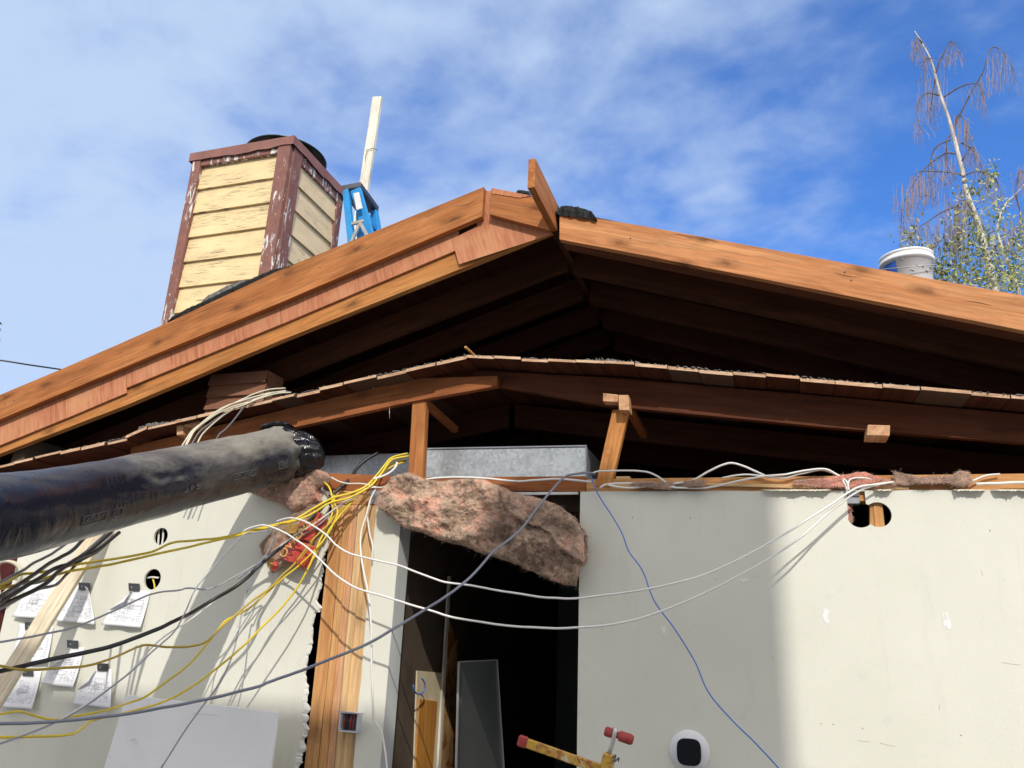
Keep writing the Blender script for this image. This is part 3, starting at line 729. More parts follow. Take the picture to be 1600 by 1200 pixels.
# inner rafters every 0.41 m
lb0, lb1 = U(866, 361, YA), U(-160, 776, YA); rb0, rb1 = U(874, 374, YA), U(1760, 550, YA)
for k in range(1, 12):
    y = YA + .41*k
    s = (lb1.z-lb0.z)/(lb1.x-lb0.x)
    P = [Vector((ridx-.003, y, lb0.z+s*(ridx-lb0.x))), Vector((-6.5, y, lb0.z+s*(-6.5-lb0.x)))]
    prism('rafter', [P[0], P[1], P[1]+Vector((0, 0, .15)), P[0]+Vector((0, 0, .15))], (0, .038, 0), 'wood_old_shaded', ur, xa=P[1]-P[0], bev=0)
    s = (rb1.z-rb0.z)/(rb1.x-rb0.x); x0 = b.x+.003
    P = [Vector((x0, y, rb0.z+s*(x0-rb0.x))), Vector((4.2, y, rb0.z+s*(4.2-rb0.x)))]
    prism('rafter', [P[0], P[1], P[1]+Vector((0, 0, .15)), P[0]+Vector((0, 0, .15))], (0, .038, 0), 'wood_old_shaded', ur, xa=P[1]-P[0], bev=0)
# deck
pk = U(757, 294, YA); le = U(-160, 684, YA); ri = U(1760, 491, YA)
sl_ = (le.z-pk.z)/(le.x-pk.x); sr_ = (ri.z-pk.z)/(ri.x-pk.x)
def deckz(x): return pk.z + (sl_*(x-pk.x) if x < pk.x else sr_*(x-pk.x)) - .012
yb = YA+.058
Pk = (pk.x, yb, deckz(pk.x)); L_ = (-6.6, yb, deckz(-6.6)); R_ = (4.4, yb, deckz(4.4))
prism('roof_deck', [Pk, L_, (L_[0], yb, L_[2]-.022), (Pk[0], yb, Pk[2]-.022)], (0, 5.5, 0), 'wood_old_shaded', ur, xa=(0, 1, 0), bev=0)
prism('roof_deck', [Pk, R_, (R_[0], yb, R_[2]-.022), (Pk[0], yb, Pk[2]-.022)], (0, 5.5, 0), 'wood_old_shaded', ur, xa=(0, 1, 0), bev=0)
prism('shingle_layer', [(pk.x, yb+.09, deckz(pk.x)+.008), (-6.6, yb+.09, deckz(-6.6)+.008), (-6.6, yb+.09, deckz(-6.6)+.001), (pk.x, yb+.09, deckz(pk.x)+.001)], (0, 5.3, 0), 'shingle_black', ur, bev=0)
prism('shingle_layer', [(pk.x, yb+.09, deckz(pk.x)+.008), (4.4, yb+.09, deckz(4.4)+.008), (4.4, yb+.09, deckz(4.4)+.001), (pk.x, yb+.09, deckz(pk.x)+.001)], (0, 5.3, 0), 'shingle_black', ur, bev=0)
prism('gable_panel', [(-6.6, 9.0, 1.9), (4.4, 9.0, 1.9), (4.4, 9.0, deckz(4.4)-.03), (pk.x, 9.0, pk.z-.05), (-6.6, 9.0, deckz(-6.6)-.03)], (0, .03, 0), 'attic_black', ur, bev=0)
ragged('torn_shingle', [(868, 333), (900, 337), (932, 342)], YA-.018, .25, .02, .07, 'shingle_black', ur, seed=4, curl=.03)
ragged('torn_shingle', [(806, 303), (815, 304), (826, 306)], YA+.05, .2, .01, .05, 'shingle_black', ur, seed=5, curl=.01)
ragged('torn_shingle', [(262, 503), (300, 484), (345, 463), (385, 444), (415, 432), (452, 416)], YA+.045, .35, .012, .045, 'shingle_black', ur, seed=8, curl=.01)
ragged('torn_shingle', [(312, 478), (345, 463), (385, 446)], YA+.10, .3, .04, .066, 'felt_grey', ur, seed=9, layers=2)
for (x, y) in ((8, 632), (22, 626), (395, 470), (500, 418), (560, 385), (1320, 425), (1330, 438), (985, 372), (60, 640)):
    c = U(x, y, YA-.001); lathe('nail_head', [(0.0005, 0), (.0035, 0), (.0035, .0018), (.0005, .0022)], 'steel_dark', fb if x < 757 else rr_, c, (0, -1, 0), 10)

# ------------------------------------------------------------------ lower roof
lr = thing('lower_roof', 'older low roof with thin plank sheathing above the plate', 'roof', U(728, 553, D))
YS = 3.475
leftL = [(728, 555), (640, 573), (500, 605), (360, 640), (250, 663), (215, 668)]
V = []; Fc = []; rnd = random.Random(11)
def plank(A, B, th, y0, y1, nudge):
    d = (B-A).normalized(); n = Vector((-d.z, 0, d.x)) if d.x > 0 else Vector((d.z, 0, -d.x))
    g = d*.0015; b = len(V); A_, B_ = A+g+nudge, B-g+nudge
    for y in (y0, y1):
        for p in (A_, B_, B_-Vector((0, 0, th)), A_-Vector((0, 0, th))): V.append(Vector((p.x, y, p.z)))
    Fc.extend([(b, b+1, b+2, b+3), (b+7, b+6, b+5, b+4), (b, b+4, b+5, b+1), (b+1, b+5, b+6, b+2), (b+2, b+6, b+7, b+3), (b+3, b+7, b+4, b)])
pkL = U(728, 554, YS); lA = U(215, 670, YS); lB = U(0, 727, YS)
def lowz(x):
    if x >= pkL.x:
        e = U(1600, 618, YS); m = U(1000, 567, YS)
        if x < m.x: return pkL.z + (m.z-pkL.z)*(x-pkL.x)/(m.x-pkL.x)
        return m.z + (e.z-m.z)*(x-m.x)/(e.x-m.x)
    if x > lA.x: return pkL.z + (lA.z-pkL.z)*(x-pkL.x)/(lA.x-pkL.x)
    z1 = lA.z-.03
    return z1 + (lB.z-z1)*(x-lA.x)/(lB.x-lA.x)
x = pkL.x
while x > -6.4:
    w = rnd.choice((.14, .142, .19, .165)); A = Vector((x-w, 0, lowz(x-w))); B = Vector((x, 0, lowz(x)))
    plank(A, B, rnd.uniform(.013, .019), YS+rnd.uniform(-.02, .02), 8.9, Vector((0, 0, rnd.uniform(-.006, .003)))); x -= w
x = pkL.x
while x < 4.2:
    w = rnd.choice((.14, .142, .15, .185)); A = Vector((x, 0, lowz(x))); B = Vector((x+w, 0, lowz(x+w)))
    plank(A, B, rnd.uniform(.012, .017), YS+rnd.uniform(-.014, .014), 8.9, Vector((0, 0, rnd.uniform(-.004, .003)))); x += w
o = link('sheathing', V, Fc, 'sheathing_wood', lr, Matrix.Translation(pkL), mats=['wood_ends'], midx=[1 if i % 6 == 0 else 0 for i in range(len(Fc))])
# grey felt and old shingle crumbs on top, seen as a ragged thin line
V = []; Fc = []; n = 1500
for i in range(n+1):
    x = -6.3 + 10.4*i/n; z = lowz(x)
    h = .003 + .004*max(0, noise.noise(Vector((x*6, 0, 0)))) + .004*max(0, noise.noise(Vector((x*31, 4, 0)))) + rnd.uniform(0, .003) + (.022*max(0, 1-abs((x+.68)/.17)))*rnd.uniform(.5, 1) + (.02*max(0, 1-abs((x+3.3)/.14)))
    f = YS+.02+rnd.uniform(-.02, .02)
    V += [(x, f, z+.001), (x, f, z+h), (x, 8.9, z+.008)]
for i in range(n):
    for k in range(2): a = i*3+k; Fc.append((a, a+3, a+4, a+1))
link('roofing_felt', V, Fc, 'felt_grey', lr, Matrix.Translation((pkL.x, YS, pkL.z)))
# rafters
YR = D+.004
lrb = [(776, 603), (745, 604), (640, 628), (480, 662), (350, 690), (200, 725)]
P = [U(x, y, YR) for x, y in lrb]
prism('rafter', [P[0], P[2], P[5], P[5]+Vector((0, 0, .105)), P[2]+Vector((0, 0, .13)), P[0]+Vector((0, 0, .055))], (0, .038, 0), 'wood_red', lr, xa=P[5]-P[1], bev=.001)
P = [U(742, 597, YR+.04), U(950, 634, YR+.04), U(1300, 668, YR+.04), U(1600, 692, YR+.04), U(1760, 703, YR+.04)]
H = [lowz(p.x)-.026 for p in P]
prism('rafter', P + [Vector((p.x, p.y, h)) for p, h in zip(reversed(P), reversed(H))], (0, .038, 0), 'wood_rafter_dark', lr, xa=P[3]-P[0], bev=0)
for k in range(1, 9):
    y = YR+.04+.61*k
    for sgn in (-1, 1):
        xe = -6.3 if sgn < 0 else 4.1
        A = Vector((pkL.x+sgn*.02, y, lowz(pkL.x)-.03)); B = Vector((xe, y, lowz(xe)-.03))
        prism('rafter', [A, B, B-Vector((0, 0, .14)), A-Vector((0, 0, .14))], (0, .038, 0), 'wood_old_shaded', lr, xa=B-A, bev=0)
# purlin ends and blocks
for (px, lab) in (([(1354, 680), (1390, 681), (1391, 664.5), (1356, 663.5)], 0), ([(276, 680), (286, 679), (286, 656), (275.5, 658)], 0), ([(287, 667), (311, 664), (311, 654), (287, 655)], 0)):
    slabpx('blocking', px, YR-.09, .12, 'wood_stud_pink', lr, xa=(0, 1, 0))
A, B = U(665, 630, YR+.08), U(712, 672, 4.0)
beam('brace', A, B, .035, .035, 'wood_red', lr)
A, B = U(984, 640, YR+.08), U(1006, 680, 4.0)
beam('brace', A, B, .035, .035, 'wood_red', lr)
for (x, y0, y1) in ((608.5, 637, 654), (495.5, 618, 626), (583, 604, 607)):
    tube('nail', [U(x, y0, YR-.03), U(x+.3, y1, YR-.03)], .0014, 'ladder_steel', lr, seg=6, n=1)
o = beam('wood_splinter', U(727, 542, YS-.02), U(748, 562, YS+.12), .012, .010, 'wood_stud', bev=.001); tag(o, 'short splinter of wood sticking up at the low roof ridge', 'wood scrap')

# ------------------------------------------------------------------ chimney
YC = 4.5
t0 = U(458, 222, YC); Hc = t0.z; t1 = UZ(307, 250, Hc); t2 = UZ(538, 303, Hc)
wch = (t0-Vector((t1.x, t0.y, Hc))).length; dch = abs(t2.y-t0.y)
x1c = t0.x; x0c = x1c-wch; y0c = YC; y1c = YC+dch
zb_ = deckz((x0c+x1c)/2)-.5
ch = thing('chimney', 'boxed chimney with peeling yellow siding and maroon trim behind the left roof slope', 'chimney', ((x0c+x1c)/2, (y0c+y1c)/2, deckz((x0c+x1c)/2)))
TW = .115; tt = .022
def lap(name, mat, A, B, nrm, z0, z1, ex, parent):
    V = []; Fc = []; z = z1
    while z > z0:
        zl = max(z-ex, z0); b = len(V)
        jit = random.uniform(-.002, .002)
        V += [A+Vector((0, 0, z-A.z))+nrm*.003, B+Vector((0, 0, z-B.z))+nrm*.003, B+Vector((0, 0, zl-B.z+jit))+nrm*.023, A+Vector((0, 0, zl-A.z-jit))+nrm*.023,
              A+Vector((0, 0, zl-A.z-jit))-nrm*.005, B+Vector((0, 0, zl-B.z+jit))-nrm*.005]
        Fc += [(b, b+1, b+2, b+3), (b+3, b+2, b+5, b+4)]; z = zl
    return link(name, V, Fc, mat, parent, Matrix.Translation((A+B)/2 + Vector((0, 0, (z0+z1)/2-A.z))))
zt_ = Hc-.03; ex = .218
lap('front_siding', 'siding_yellow', Vector((x0c+.02, y0c+.02, Hc)), Vector((x1c-.02, y0c+.02, Hc)), Vector((0, -1, 0)), zb_, zt_-.055, ex, ch)
lap('side_siding', 'siding_yellow_shaded', Vector((x1c-.02, y0c+.02, Hc)), Vector((x1c-.02, y1c-.02, Hc)), Vector((1, 0, 0)), zb_, zt_-.06, ex, ch)
lap('side_siding', 'siding_yellow_shaded', Vector((x0c+.02, y1c-.02, Hc)), Vector((x0c+.02, y0c+.02, Hc)), Vector((-1, 0, 0)), zb_, zt_-.06, ex, ch)
lap('rear_siding', 'siding_yellow_shaded', Vector((x1c-.02, y1c-.02, Hc)), Vector((x0c+.02, y1c-.02, Hc)), Vector((0, 1, 0)), zb_, zt_-.06, ex, ch)
for (xa_, xb_) in ((x0c, x0c+TW*.72), (x1c-TW, x1c)):
    box('corner_trim', (xa_, y0c-.026, zb_), (xb_, y0c+.012, zt_-.002), 'trim_maroon', ch, bev=.003)
box('corner_trim', (x1c-.012, y0c+.0125, zb_), (x1c+.016, y0c+.0125+TW, zt_-.002), 'trim_maroon', ch, bev=.003)
box('corner_trim', (x1c-.012, y1c-.07, zb_), (x1c+.012, y1c+.012, zt_-.002), 'trim_maroon', ch, bev=.003)
box('frieze_board', (x0c+TW*.72+.001, y0c-.016, zt_-.06), (x1c-TW-.001, y0c+.014, zt_-.003), 'trim_maroon', ch, bev=.003)
box('frieze_board', (x1c-.014, y0c+TW+.014, zt_-.09), (x1c+.009, y1c-.071, zt_-.003), 'trim_maroon', ch, bev=.003)
# metal cap flashing, wavy lower edge
V = []; Fc = []; n = 40
per = [Vector((x0c-.03, y0c-.035, 0)), Vector((x1c+.03, y0c-.035, 0)), Vector((x1c+.03, y1c+.03, 0)), Vector((x0c-.03, y1c+.03, 0))]
for s in range(4):
    for i in range(n):
        p = per[s].lerp(per[(s+1) % 4], i/n); wv_ = .012*noise.noise(Vector((i*.18, s*3, 1)))+(.012*math.exp(-((i/n-.5)/.12)**2))
        V += [p+Vector((0, 0, Hc+.035)), p+Vector((0, 0, Hc-.042-wv_))]
m = len(V)//2
for i in range(m): a, b = i*2, ((i+1) % m)*2; Fc.append((a, b, b+1, a+1))
Fc.append(tuple(range(0, 2*m, 2)))
o = link('cap_flashing', V, Fc, 'trim_maroon', ch, Matrix.Translation((x0c, y0c, Hc-.2))); o.data.materials[0] = MATS['trim_flashing']; md = o.modifiers.new('s', 'SOLIDIFY'); md.thickness = .004; md.offset = 1
cxm, cym = (x0c+x1c)/2, (y0c+y1c)/2
lathe('flue_cover', [(.05, .10), (.31, .085), (.335, .075), (.34, .085), (.31, .105), (.18, .15), (.02, .165)], 'cap_green', ch, (cxm+.14, cym-.02, Hc+.06), seg=48)
lathe('flue_pipe', [(.16, -.02), (.16, .14)], 'cap_green', ch, (cxm+.14, cym+.02, Hc+.035), seg=32)
# old clad chase below, inside the void
xq0, xq1 = U(322, 640, 3.74).x, U(416, 610, 3.74).x
lap('chase_cladding', 'siding_brown', Vector((xq0, 3.74, 3.2)), Vector((xq1, 3.74, 3.2)), Vector((0, -1, 0)), 2.6, 3.13, .075, ch)
box('chase_core', (xq0+.004, 3.746, 2.6), (xq1-.004, 3.90, 3.13), 'siding_brown', ch, bev=0)

# ------------------------------------------------------------------ stepladder and upright board on the roof
YL = 5.25
ld = thing('stepladder', 'blue fibreglass stepladder with grey cap beside the chimney', 'ladder', U(570, 378, YL))
Lt = [U(533, 290, YL), U(566, 283, YL)]
def q(px, Y): return U(px[0], px[1], Y)
capw = .0
c0, c1_, c2_, c3_ = q((531, 298), YL), q((563, 292), YL), q((592, 327), YL+.42), q((561, 333), YL+.42)
up = Vector((0, 0, .055))
prism('top_cap', [c0, c1_, (c2_.x, c2_.y, c1_.z), (c3_.x, c3_.y, c0.z)], up, 'steel_dark', ld, bev=.006)
zc = c0.z+.004
def rail(A, B, w, h): return beam('side_rail', A, B, w, h, 'ladder_blue', ld, side=(1, 0, 0), bev=.003)
rail(q((541, 298), YL+.02), q((555, 430), YL-.02), .055, .05)
r2_ = rail(q((556, 296), YL+.02), q((594, 430), YL+.12), .098, .03)
rail(Vector((c3_.x+.03, c3_.y-.03, zc)), Vector((c3_.x+.10, c3_.y+.1, zc-.9)), .06, .06)
rail(Vector((c2_.x-.03, c2_.y-.03, zc)), Vector((c2_.x+.14, c2_.y+.12, zc-.9)), .06, .06)
prism('sticker', [q((552, 302), YL-.016), q((561, 300), YL-.016), q((566.5, 325), YL-.014), q((557, 328), YL-.014)], (0, .0015, 0), 'ladder_sticker', r2_, bev=0)
for a, b in (((563, 348), (549, 378)), ((563, 348), (578, 376)), ((550, 350), (568, 345))):
    beam('spreader', q(a, YL-.03), q(b, YL-.03), .026, .02, 'ladder_steel', ld, side=(1, 0, 0), bev=.001)
for k in range(3):
    zz_ = zc-.18-.28*k; beam('step', Vector((c1_.x+.0+.03*k, YL+.06, zz_)), Vector((c2_.x+.02*k, c2_.y-.02, zz_)), .03, .06, 'ladder_blue', ld, bev=.002)
YB = 5.9
bd = thing('upright_board', 'tall whitish timber board standing on the roof behind the ladder', 'board', U(560, 360, YB))
prism('board', [q((582, 151), YB), q((595.5, 150), YB), q((555, 420), YB-.0), q((541, 420), YB-.0)], (.0, .04, 0), 'wood_white', bd, xa=(q((582, 151), YB)-q((541, 420), YB)), bev=.002)
bo_ = [c_ for c_ in bd.children][0]
tube('wire_tie', [q((572, 235), YB-.01), q((583, 232), YB-.012), q((590, 235), YB-.002)], .003, 'wire_tie', bo_, seg=6)
tube('wire_tie', [q((574, 236), YB-.012), q((571, 244), YB-.02), q((570.5, 251), YB-.015)], .003, 'wire_tie', bo_, seg=6)

# ------------------------------------------------------------------ bucket on the right slope
YK = 3.86
bc = U(1419, 432, YK); bz = deckz(bc.x-.09)+.004; bt_ = U(1419, 389, YK-.1).z; pass
bk = thing('bucket', 'white plastic bucket with blue label on the right roof slope', 'bucket', (bc.x, YK, bz))
rb_ = .119
hk = (bt_-bz)/.32
pail = lathe('pail', [(a_, b_*hk) for a_, b_ in [(.001, 0), (rb_*.80, 0), (rb_*.82, .01), (rb_*.95, .26), (rb_*1.04, .262), (rb_*1.04, .285), (rb_*.98, .286), (rb_*.99, .305), (rb_*1.02, .308), (rb_*1.02, .32), (rb_*.96, .32), (rb_*.93, .27), (rb_*.78, .02), (.001, .015)]], 'bucket_white', bk, (bc.x, YK, bz), seg=48)
V = []; Fc = []
for i in range(9):
    a = rad(188+i*6); 
    for z in (.12, .25): r_ = rb_*(.82+.13*(z-.01)/.25)+.0012; V.append(Vector((bc.x+r_*math.cos(a), YK+r_*math.sin(a), bz+z*hk)))
for i in range(8): Fc.append((i*2, i*2+2, i*2+3, i*2+1))
link('label_patch', V, Fc, 'bucket_blue', pail, Matrix.Translation((bc.x, YK, bz)))
for i in range(7):                                        # smudges
    a = rad(250+i*14+random.uniform(-4, 4)); z = random.uniform(.16, .25); r_ = rb_*(.82+.13*(z-.01)/.25)+.002
    P = [Vector((bc.x+r_*math.cos(a+s), YK+r_*math.sin(a+s), bz+z*hk+dz)) for s, dz in ((0, 0), (.06, .004), (.13, -.006))]
    tube('smudge', P, .0022, 'cable_lightgrey', pail, seg=5, n=2)
hp = [Vector((bc.x+rb_*1.06*math.cos(a), YK-.01+rb_*1.06*math.sin(a), bz+(.25-.08*math.sin(a-math.pi))*hk))for a in [math.pi+math.pi*k/14 for k in range(15)]]
tube('handle', hp, .0022, 'ladder_steel', bk, seg=6, n=2)

# ------------------------------------------------------------------ power line and distant conifer
pl = tube('power_line', [U(-60, 557, 14.), U(0, 563, 14.5), U(45, 570, 15), U(100, 578, 16), U(180, 590, 18)], .022, 'cable_black', n=6); tag(pl, 'dark twisted power line against the sky at the left edge', 'power line')
def conifer():
    b = U(-62, 700, 28); root = thing('conifer_tree', 'dark conifer reaching in at the left edge', 'tree', (b.x, b.y, 0)); top = U(-62, 505, 28).z
    V, Fc = tube_geo([Vector((b.x, b.y, 0)), Vector((b.x, b.y, top*.5)), Vector((b.x, b.y, top))], lambda t: .28*(1-t)+.02, 8); link('trunk', V, Fc, 'branch', root, Matrix.Translation((b.x, b.y, 0)))
    V = []; Fc = []; r = random.Random(2)
    for i in range(2600):
        t = r.random()**.7; z = top*(.25+.75*t); R = (1-t)*2.0+.15; a = r.random()*6.283; rr = R*r.random()**.4
        c = Vector((b.x+rr*math.cos(a), b.y+rr*math.sin(a), z-rr*.25)); d = Vector((math.cos(a), math.sin(a), -.3+r.gauss(0, .3)))*.24; w = Vector((-math.sin(a), math.cos(a), r.gauss(0, .6)))*.045
        k = len(V); V += [c-w, c+w, c+d]; Fc.append((k, k+1, k+2))
    link('crown', V, Fc, 'conifer_green', root, Matrix.Translation((b.x, b.y, 0)))
conifer()

# ------------------------------------------------------------------ birches
def z5(x, y): return (1300+x/2.667, 30+y/2.667)
def birch(Y, stem, branches, curtains, leafc, label, sd, rt=.075):
    r = random.Random(sd); P = [U(*z5(*p), Y) for p in stem]
    base = Vector((P[-1].x+.5, Y, 0)); root = thing('birch_tree', label, 'tree', base)
    Pt = spline(P + [P[-1].lerp(base, .5), base], 6)
    V, Fc = tube_geo(Pt, lambda t: .008+rt*t*.72, 8); link('trunk', V, Fc, 'bark_birch', root, Matrix.Translation(base), True)
    V = []; Fc = []; TV = []; TF = []; LV = []; LF = []
    for br in branches:
        Q = [U(*z5(*p), Y) for p in br]; dy = r.uniform(-.5, .5)
        Q = [q_+Vector((0, dy*i/(len(Q)-1), 0)) for i, q_ in enumerate(Q)]
        S_ = spline(Q, 5); tube_geo(S_, lambda t: .011*(1-t)+.004, 5, V=V, Fc=Fc)
        for k in range(26):
            s = S_[r.randrange(len(S_)//4, len(S_))]; ln = r.uniform(.12, .55); p = s.copy(); T_ = [p.copy()]; dx, dy_ = r.gauss(0, .25), r.gauss(0, .3)
            for j in range(4): p = p+Vector((dx*.14, dy_*.14, -ln/4)); dx *= .5; T_.append(p.copy())
            tube_geo(T_, .0028, 3, V=TV, Fc=TF)
    for (x0, x1, y0, y1, n) in curtains:
        for k in range(n):
            x = r.gauss((x0+x1)/2, (x1-x0)*.5+6); ya = y0+(y1-y0)*r.uniform(-.1, .5); yb_ = y0+(y1-y0)*r.uniform(.6, 1); dep = Y+r.gauss(0, .35)
            T_ = [U(*z5(x+r.gauss(0, 5)*t, ya+(yb_-ya)*t), dep) for t in (0, .25, .5, .75, 1)]
            tube_geo(T_, .0033, 3, V=TV, Fc=TF)
    link('branches', V, Fc, 'branch', root, Matrix.Translation(base)); link('twigs', TV, TF, 'twig', root, Matrix.Translation(base))
    for (x, y, sx, sy, n) in leafc:
        for k in range(int(n*1.2)):
            c = U(*z5(r.gauss(x, sx), r.gauss(y, sy)), Y+r.gauss(0, .5)); a = Vector((r.gauss(0, 1), r.gauss(0, 1), r.gauss(0, 1))).normalized(); b_ = a.orthogonal().normalized(); s = r.uniform(.022, .042)
            k0 = len(LV); LV += [c-a*s, c+b_*s*.7, c+a*s*1.3, c-b_*s*.7]; LF.append((k0, k0+1, k0+2, k0+3))
    if LV: link('crown', LV, LF, 'leaf_green', root, Matrix.Translation(base))
stem = [(345, 50), (375, 100), (410, 165), (430, 230), (450, 310), (480, 395), (505, 480), (525, 560), (545, 640), (560, 720), (600, 830), (630, 930), (650, 1010), (690, 1180)]
brs = [[(430, 230), (450, 180), (485, 122), (497, 150), (505, 190)], [(505, 460), (540, 385), (590, 290), (630, 220), (660, 130), (700, 140), (740, 200), (765, 275)],
       [(450, 318), (390, 325), (355, 370), (342, 440), (355, 525)], [(430, 245), (425, 320)], [(500, 480), (480, 500), (478, 570), (482, 640)],
       [(515, 560), (470, 555), (400, 600), (350, 660), (320, 710), (300, 760), (300, 850)], [(540, 650), (480, 650), (360, 660), (328, 700)],
       [(530, 775), (450, 820), (390, 870), (350, 905)], [(555, 650), (620, 615), (700, 630), (735, 710)], [(540, 515), (600, 530), (650, 600)],
       [(465, 325), (540, 295), (600, 310), (617, 400)], [(500, 500), (440, 520), (415, 570), (410, 640)], [(410, 165), (380, 180), (372, 230)], [(535, 600), (570, 560), (578, 600)],
       [(375, 100), (345, 110), (335, 190)], [(600, 830), (560, 790), (520, 790), (500, 860)], [(505, 470), (525, 400), (555, 440), (560, 520)]]
cur = [(470, 505, 130, 210, 16), (655, 700, 150, 340, 22), (342, 362, 420, 520, 10), (298, 345, 670, 850, 46), (372, 415, 650, 800, 44), (430, 480, 570, 720, 26), (520, 560, 410, 560, 26), (328, 350, 80, 200, 9),
       (385, 440, 230, 440, 22), (600, 615, 310, 400, 6), (350, 380, 110, 210, 7), (700, 740, 150, 230, 8), (500, 545, 720, 1050, 60), (300, 340, 820, 960, 30), (420, 470, 850, 1000, 30), (640, 700, 650, 780, 16)]
lf = [(590, 720, 28, 26, 90), (660, 650, 24, 26, 90), (690, 800, 26, 50, 110), (540, 800, 30, 40, 90), (560, 900, 36, 50, 230), (530, 1010, 40, 60, 300), (640, 1000, 40, 60, 300), (400, 980, 60, 40, 260), (340, 900, 26, 40, 60),
      (580, 1090, 90, 30, 420), (450, 1060, 50, 30, 200), (720, 1060, 40, 50, 160), (310, 930, 20, 30, 24), (620, 880, 24, 60, 120), (700, 950, 40, 60, 120)]
birch(13., stem, brs, cur, lf, 'tall thin birch with bare drooping top leaning over the right roof slope', 21)
birch(15., [(860, 620), (800, 690), (760, 735), (720, 775), (690, 860), (700, 930), (740, 1030), (790, 1180)],
      [[(765, 730), (785, 800), (790, 860)], [(650, 985), (700, 920), (760, 850), (810, 835)], [(620, 850), (690, 930), (740, 1030)], [(800, 640), (775, 640), (768, 700)]],
      [(770, 800, 610, 700, 18), (700, 800, 850, 1000, 50)], [(770, 960, 30, 60, 260), (790, 1060, 30, 50, 260), (740, 1100, 50, 30, 220), (790, 880, 14, 40, 70)],
      'second smaller birch with pale slanting branch at the right edge', 33, .045)

# ------------------------------------------------------------------ black wrapped duct
bdq = thing('flexible_duct', 'fat black polythene wrapped duct coming out of the attic, dusty, end tied off', 'duct', U(250, 800, 2.9))
def Q3(px, py, Y): return U(px, py, Y)
axis = [Q3(-330, 838, 1.42), Q3(-150, 826, 1.66), Q3(0, 807, 1.98), Q3(130, 783, 2.36), Q3(260, 752, 2.80), Q3(370, 727, 3.20), Q3(425, 713, 3.40), Q3(446, 707, 3.47)]
AX = spline(axis, 24); n = len(AX); seg = 80
V = []; Fc = []
def ductr(i, a):
    t = i/(n-1); p = Vector((t*9, math.cos(a)*1.1, math.sin(a)*1.1))
    f = noise.fractal(p*.9, 1., 2., 3)*.005 + noise.noise(Vector((t*24+math.sin(a)*2.2, math.cos(a)*1.5, 0)))*.0022
    tw = max(0, 1-((t-.50)/.09)**2)*max(0, 1-((math.sin(a)-.25)/.35)**2)
    f += -.012*tw*abs(noise.noise(Vector((t*30, a*4, 5))))*2
    if t < .45: f += .004*noise.noise(Vector((t*26+a*3.2, a*.8, 9)))*(1-t/.45)*1.6
    en = max(0, (t-.86)/.14); f += en*.009*math.sin(a*9+t*8)
    return .144 + f - .012*en**2
fr_up = Vector((0, 0, 1))
for i, p in enumerate(AX):
    d = (AX[min(i+1, n-1)]-AX[max(i-1, 0)]).normalized(); s = d.cross(fr_up).normalized(); u = s.cross(d)
    for k in range(seg): a = 2*math.pi*k/seg; r_ = ductr(i, a); V.append(p+s*math.cos(a)*r_+u*math.sin(a)*r_)
for i in range(n-1):
    for k in range(seg): a = i*seg+k; b = i*seg+(k+1) % seg; Fc.append((a, b, b+seg, a+seg))
Fc.append(tuple(reversed(range(seg))))
DF = (AX[-1]-AX[0]).normalized()
link('wrap', V, Fc, 'black_polythene', bdq, frame(Q3(260, 752, 2.80), DF), smooth=True)
# gathered shiny end
V = []; Fc = []; d = (AX[-1]-AX[-4]).normalized(); s = d.cross(fr_up).normalized(); u = s.cross(d); p0 = AX[-1]-d*.012; m = 26
for i in range(m+1):
    t = i/m; r0 = .134*math.cos(t*math.pi/2)**.62 if t < 1 else .004
    for k in range(seg):
        a = 2*math.pi*k/seg; cr = .0045*math.sin(a*13+math.sin(a*3)*2+t*3) + .012*noise.noise(Vector((math.cos(a)*3, math.sin(a)*3, t*5)))
        r_ = max(.003, r0+cr*math.sin(math.pi*min(1, t*1.2+.1))); V.append(p0+(d*.75+Vector((.75, 0, -.12)))*(.15*math.sin(t*math.pi/2))+s*math.cos(a)*r_+u*math.sin(a)*r_-Vector((0, 0, .02*t)))
for i in range(m):
    for k in range(seg): a = i*seg+k; b = i*seg+(k+1) % seg; Fc.append((a, b, b+seg, a+seg))
Fc.append(tuple(m*seg+k for k in range(seg)))
link('gathered_end', V, Fc, 'black_polythene_shiny', bdq, Matrix.Translation(p0), smooth=True)
o = ragged('loose_flap', [(404, 668), (425, 662), (448, 662)], 3.40, .1, .006, .018, 'black_polythene_shiny', bdq, seed=6, layers=2)
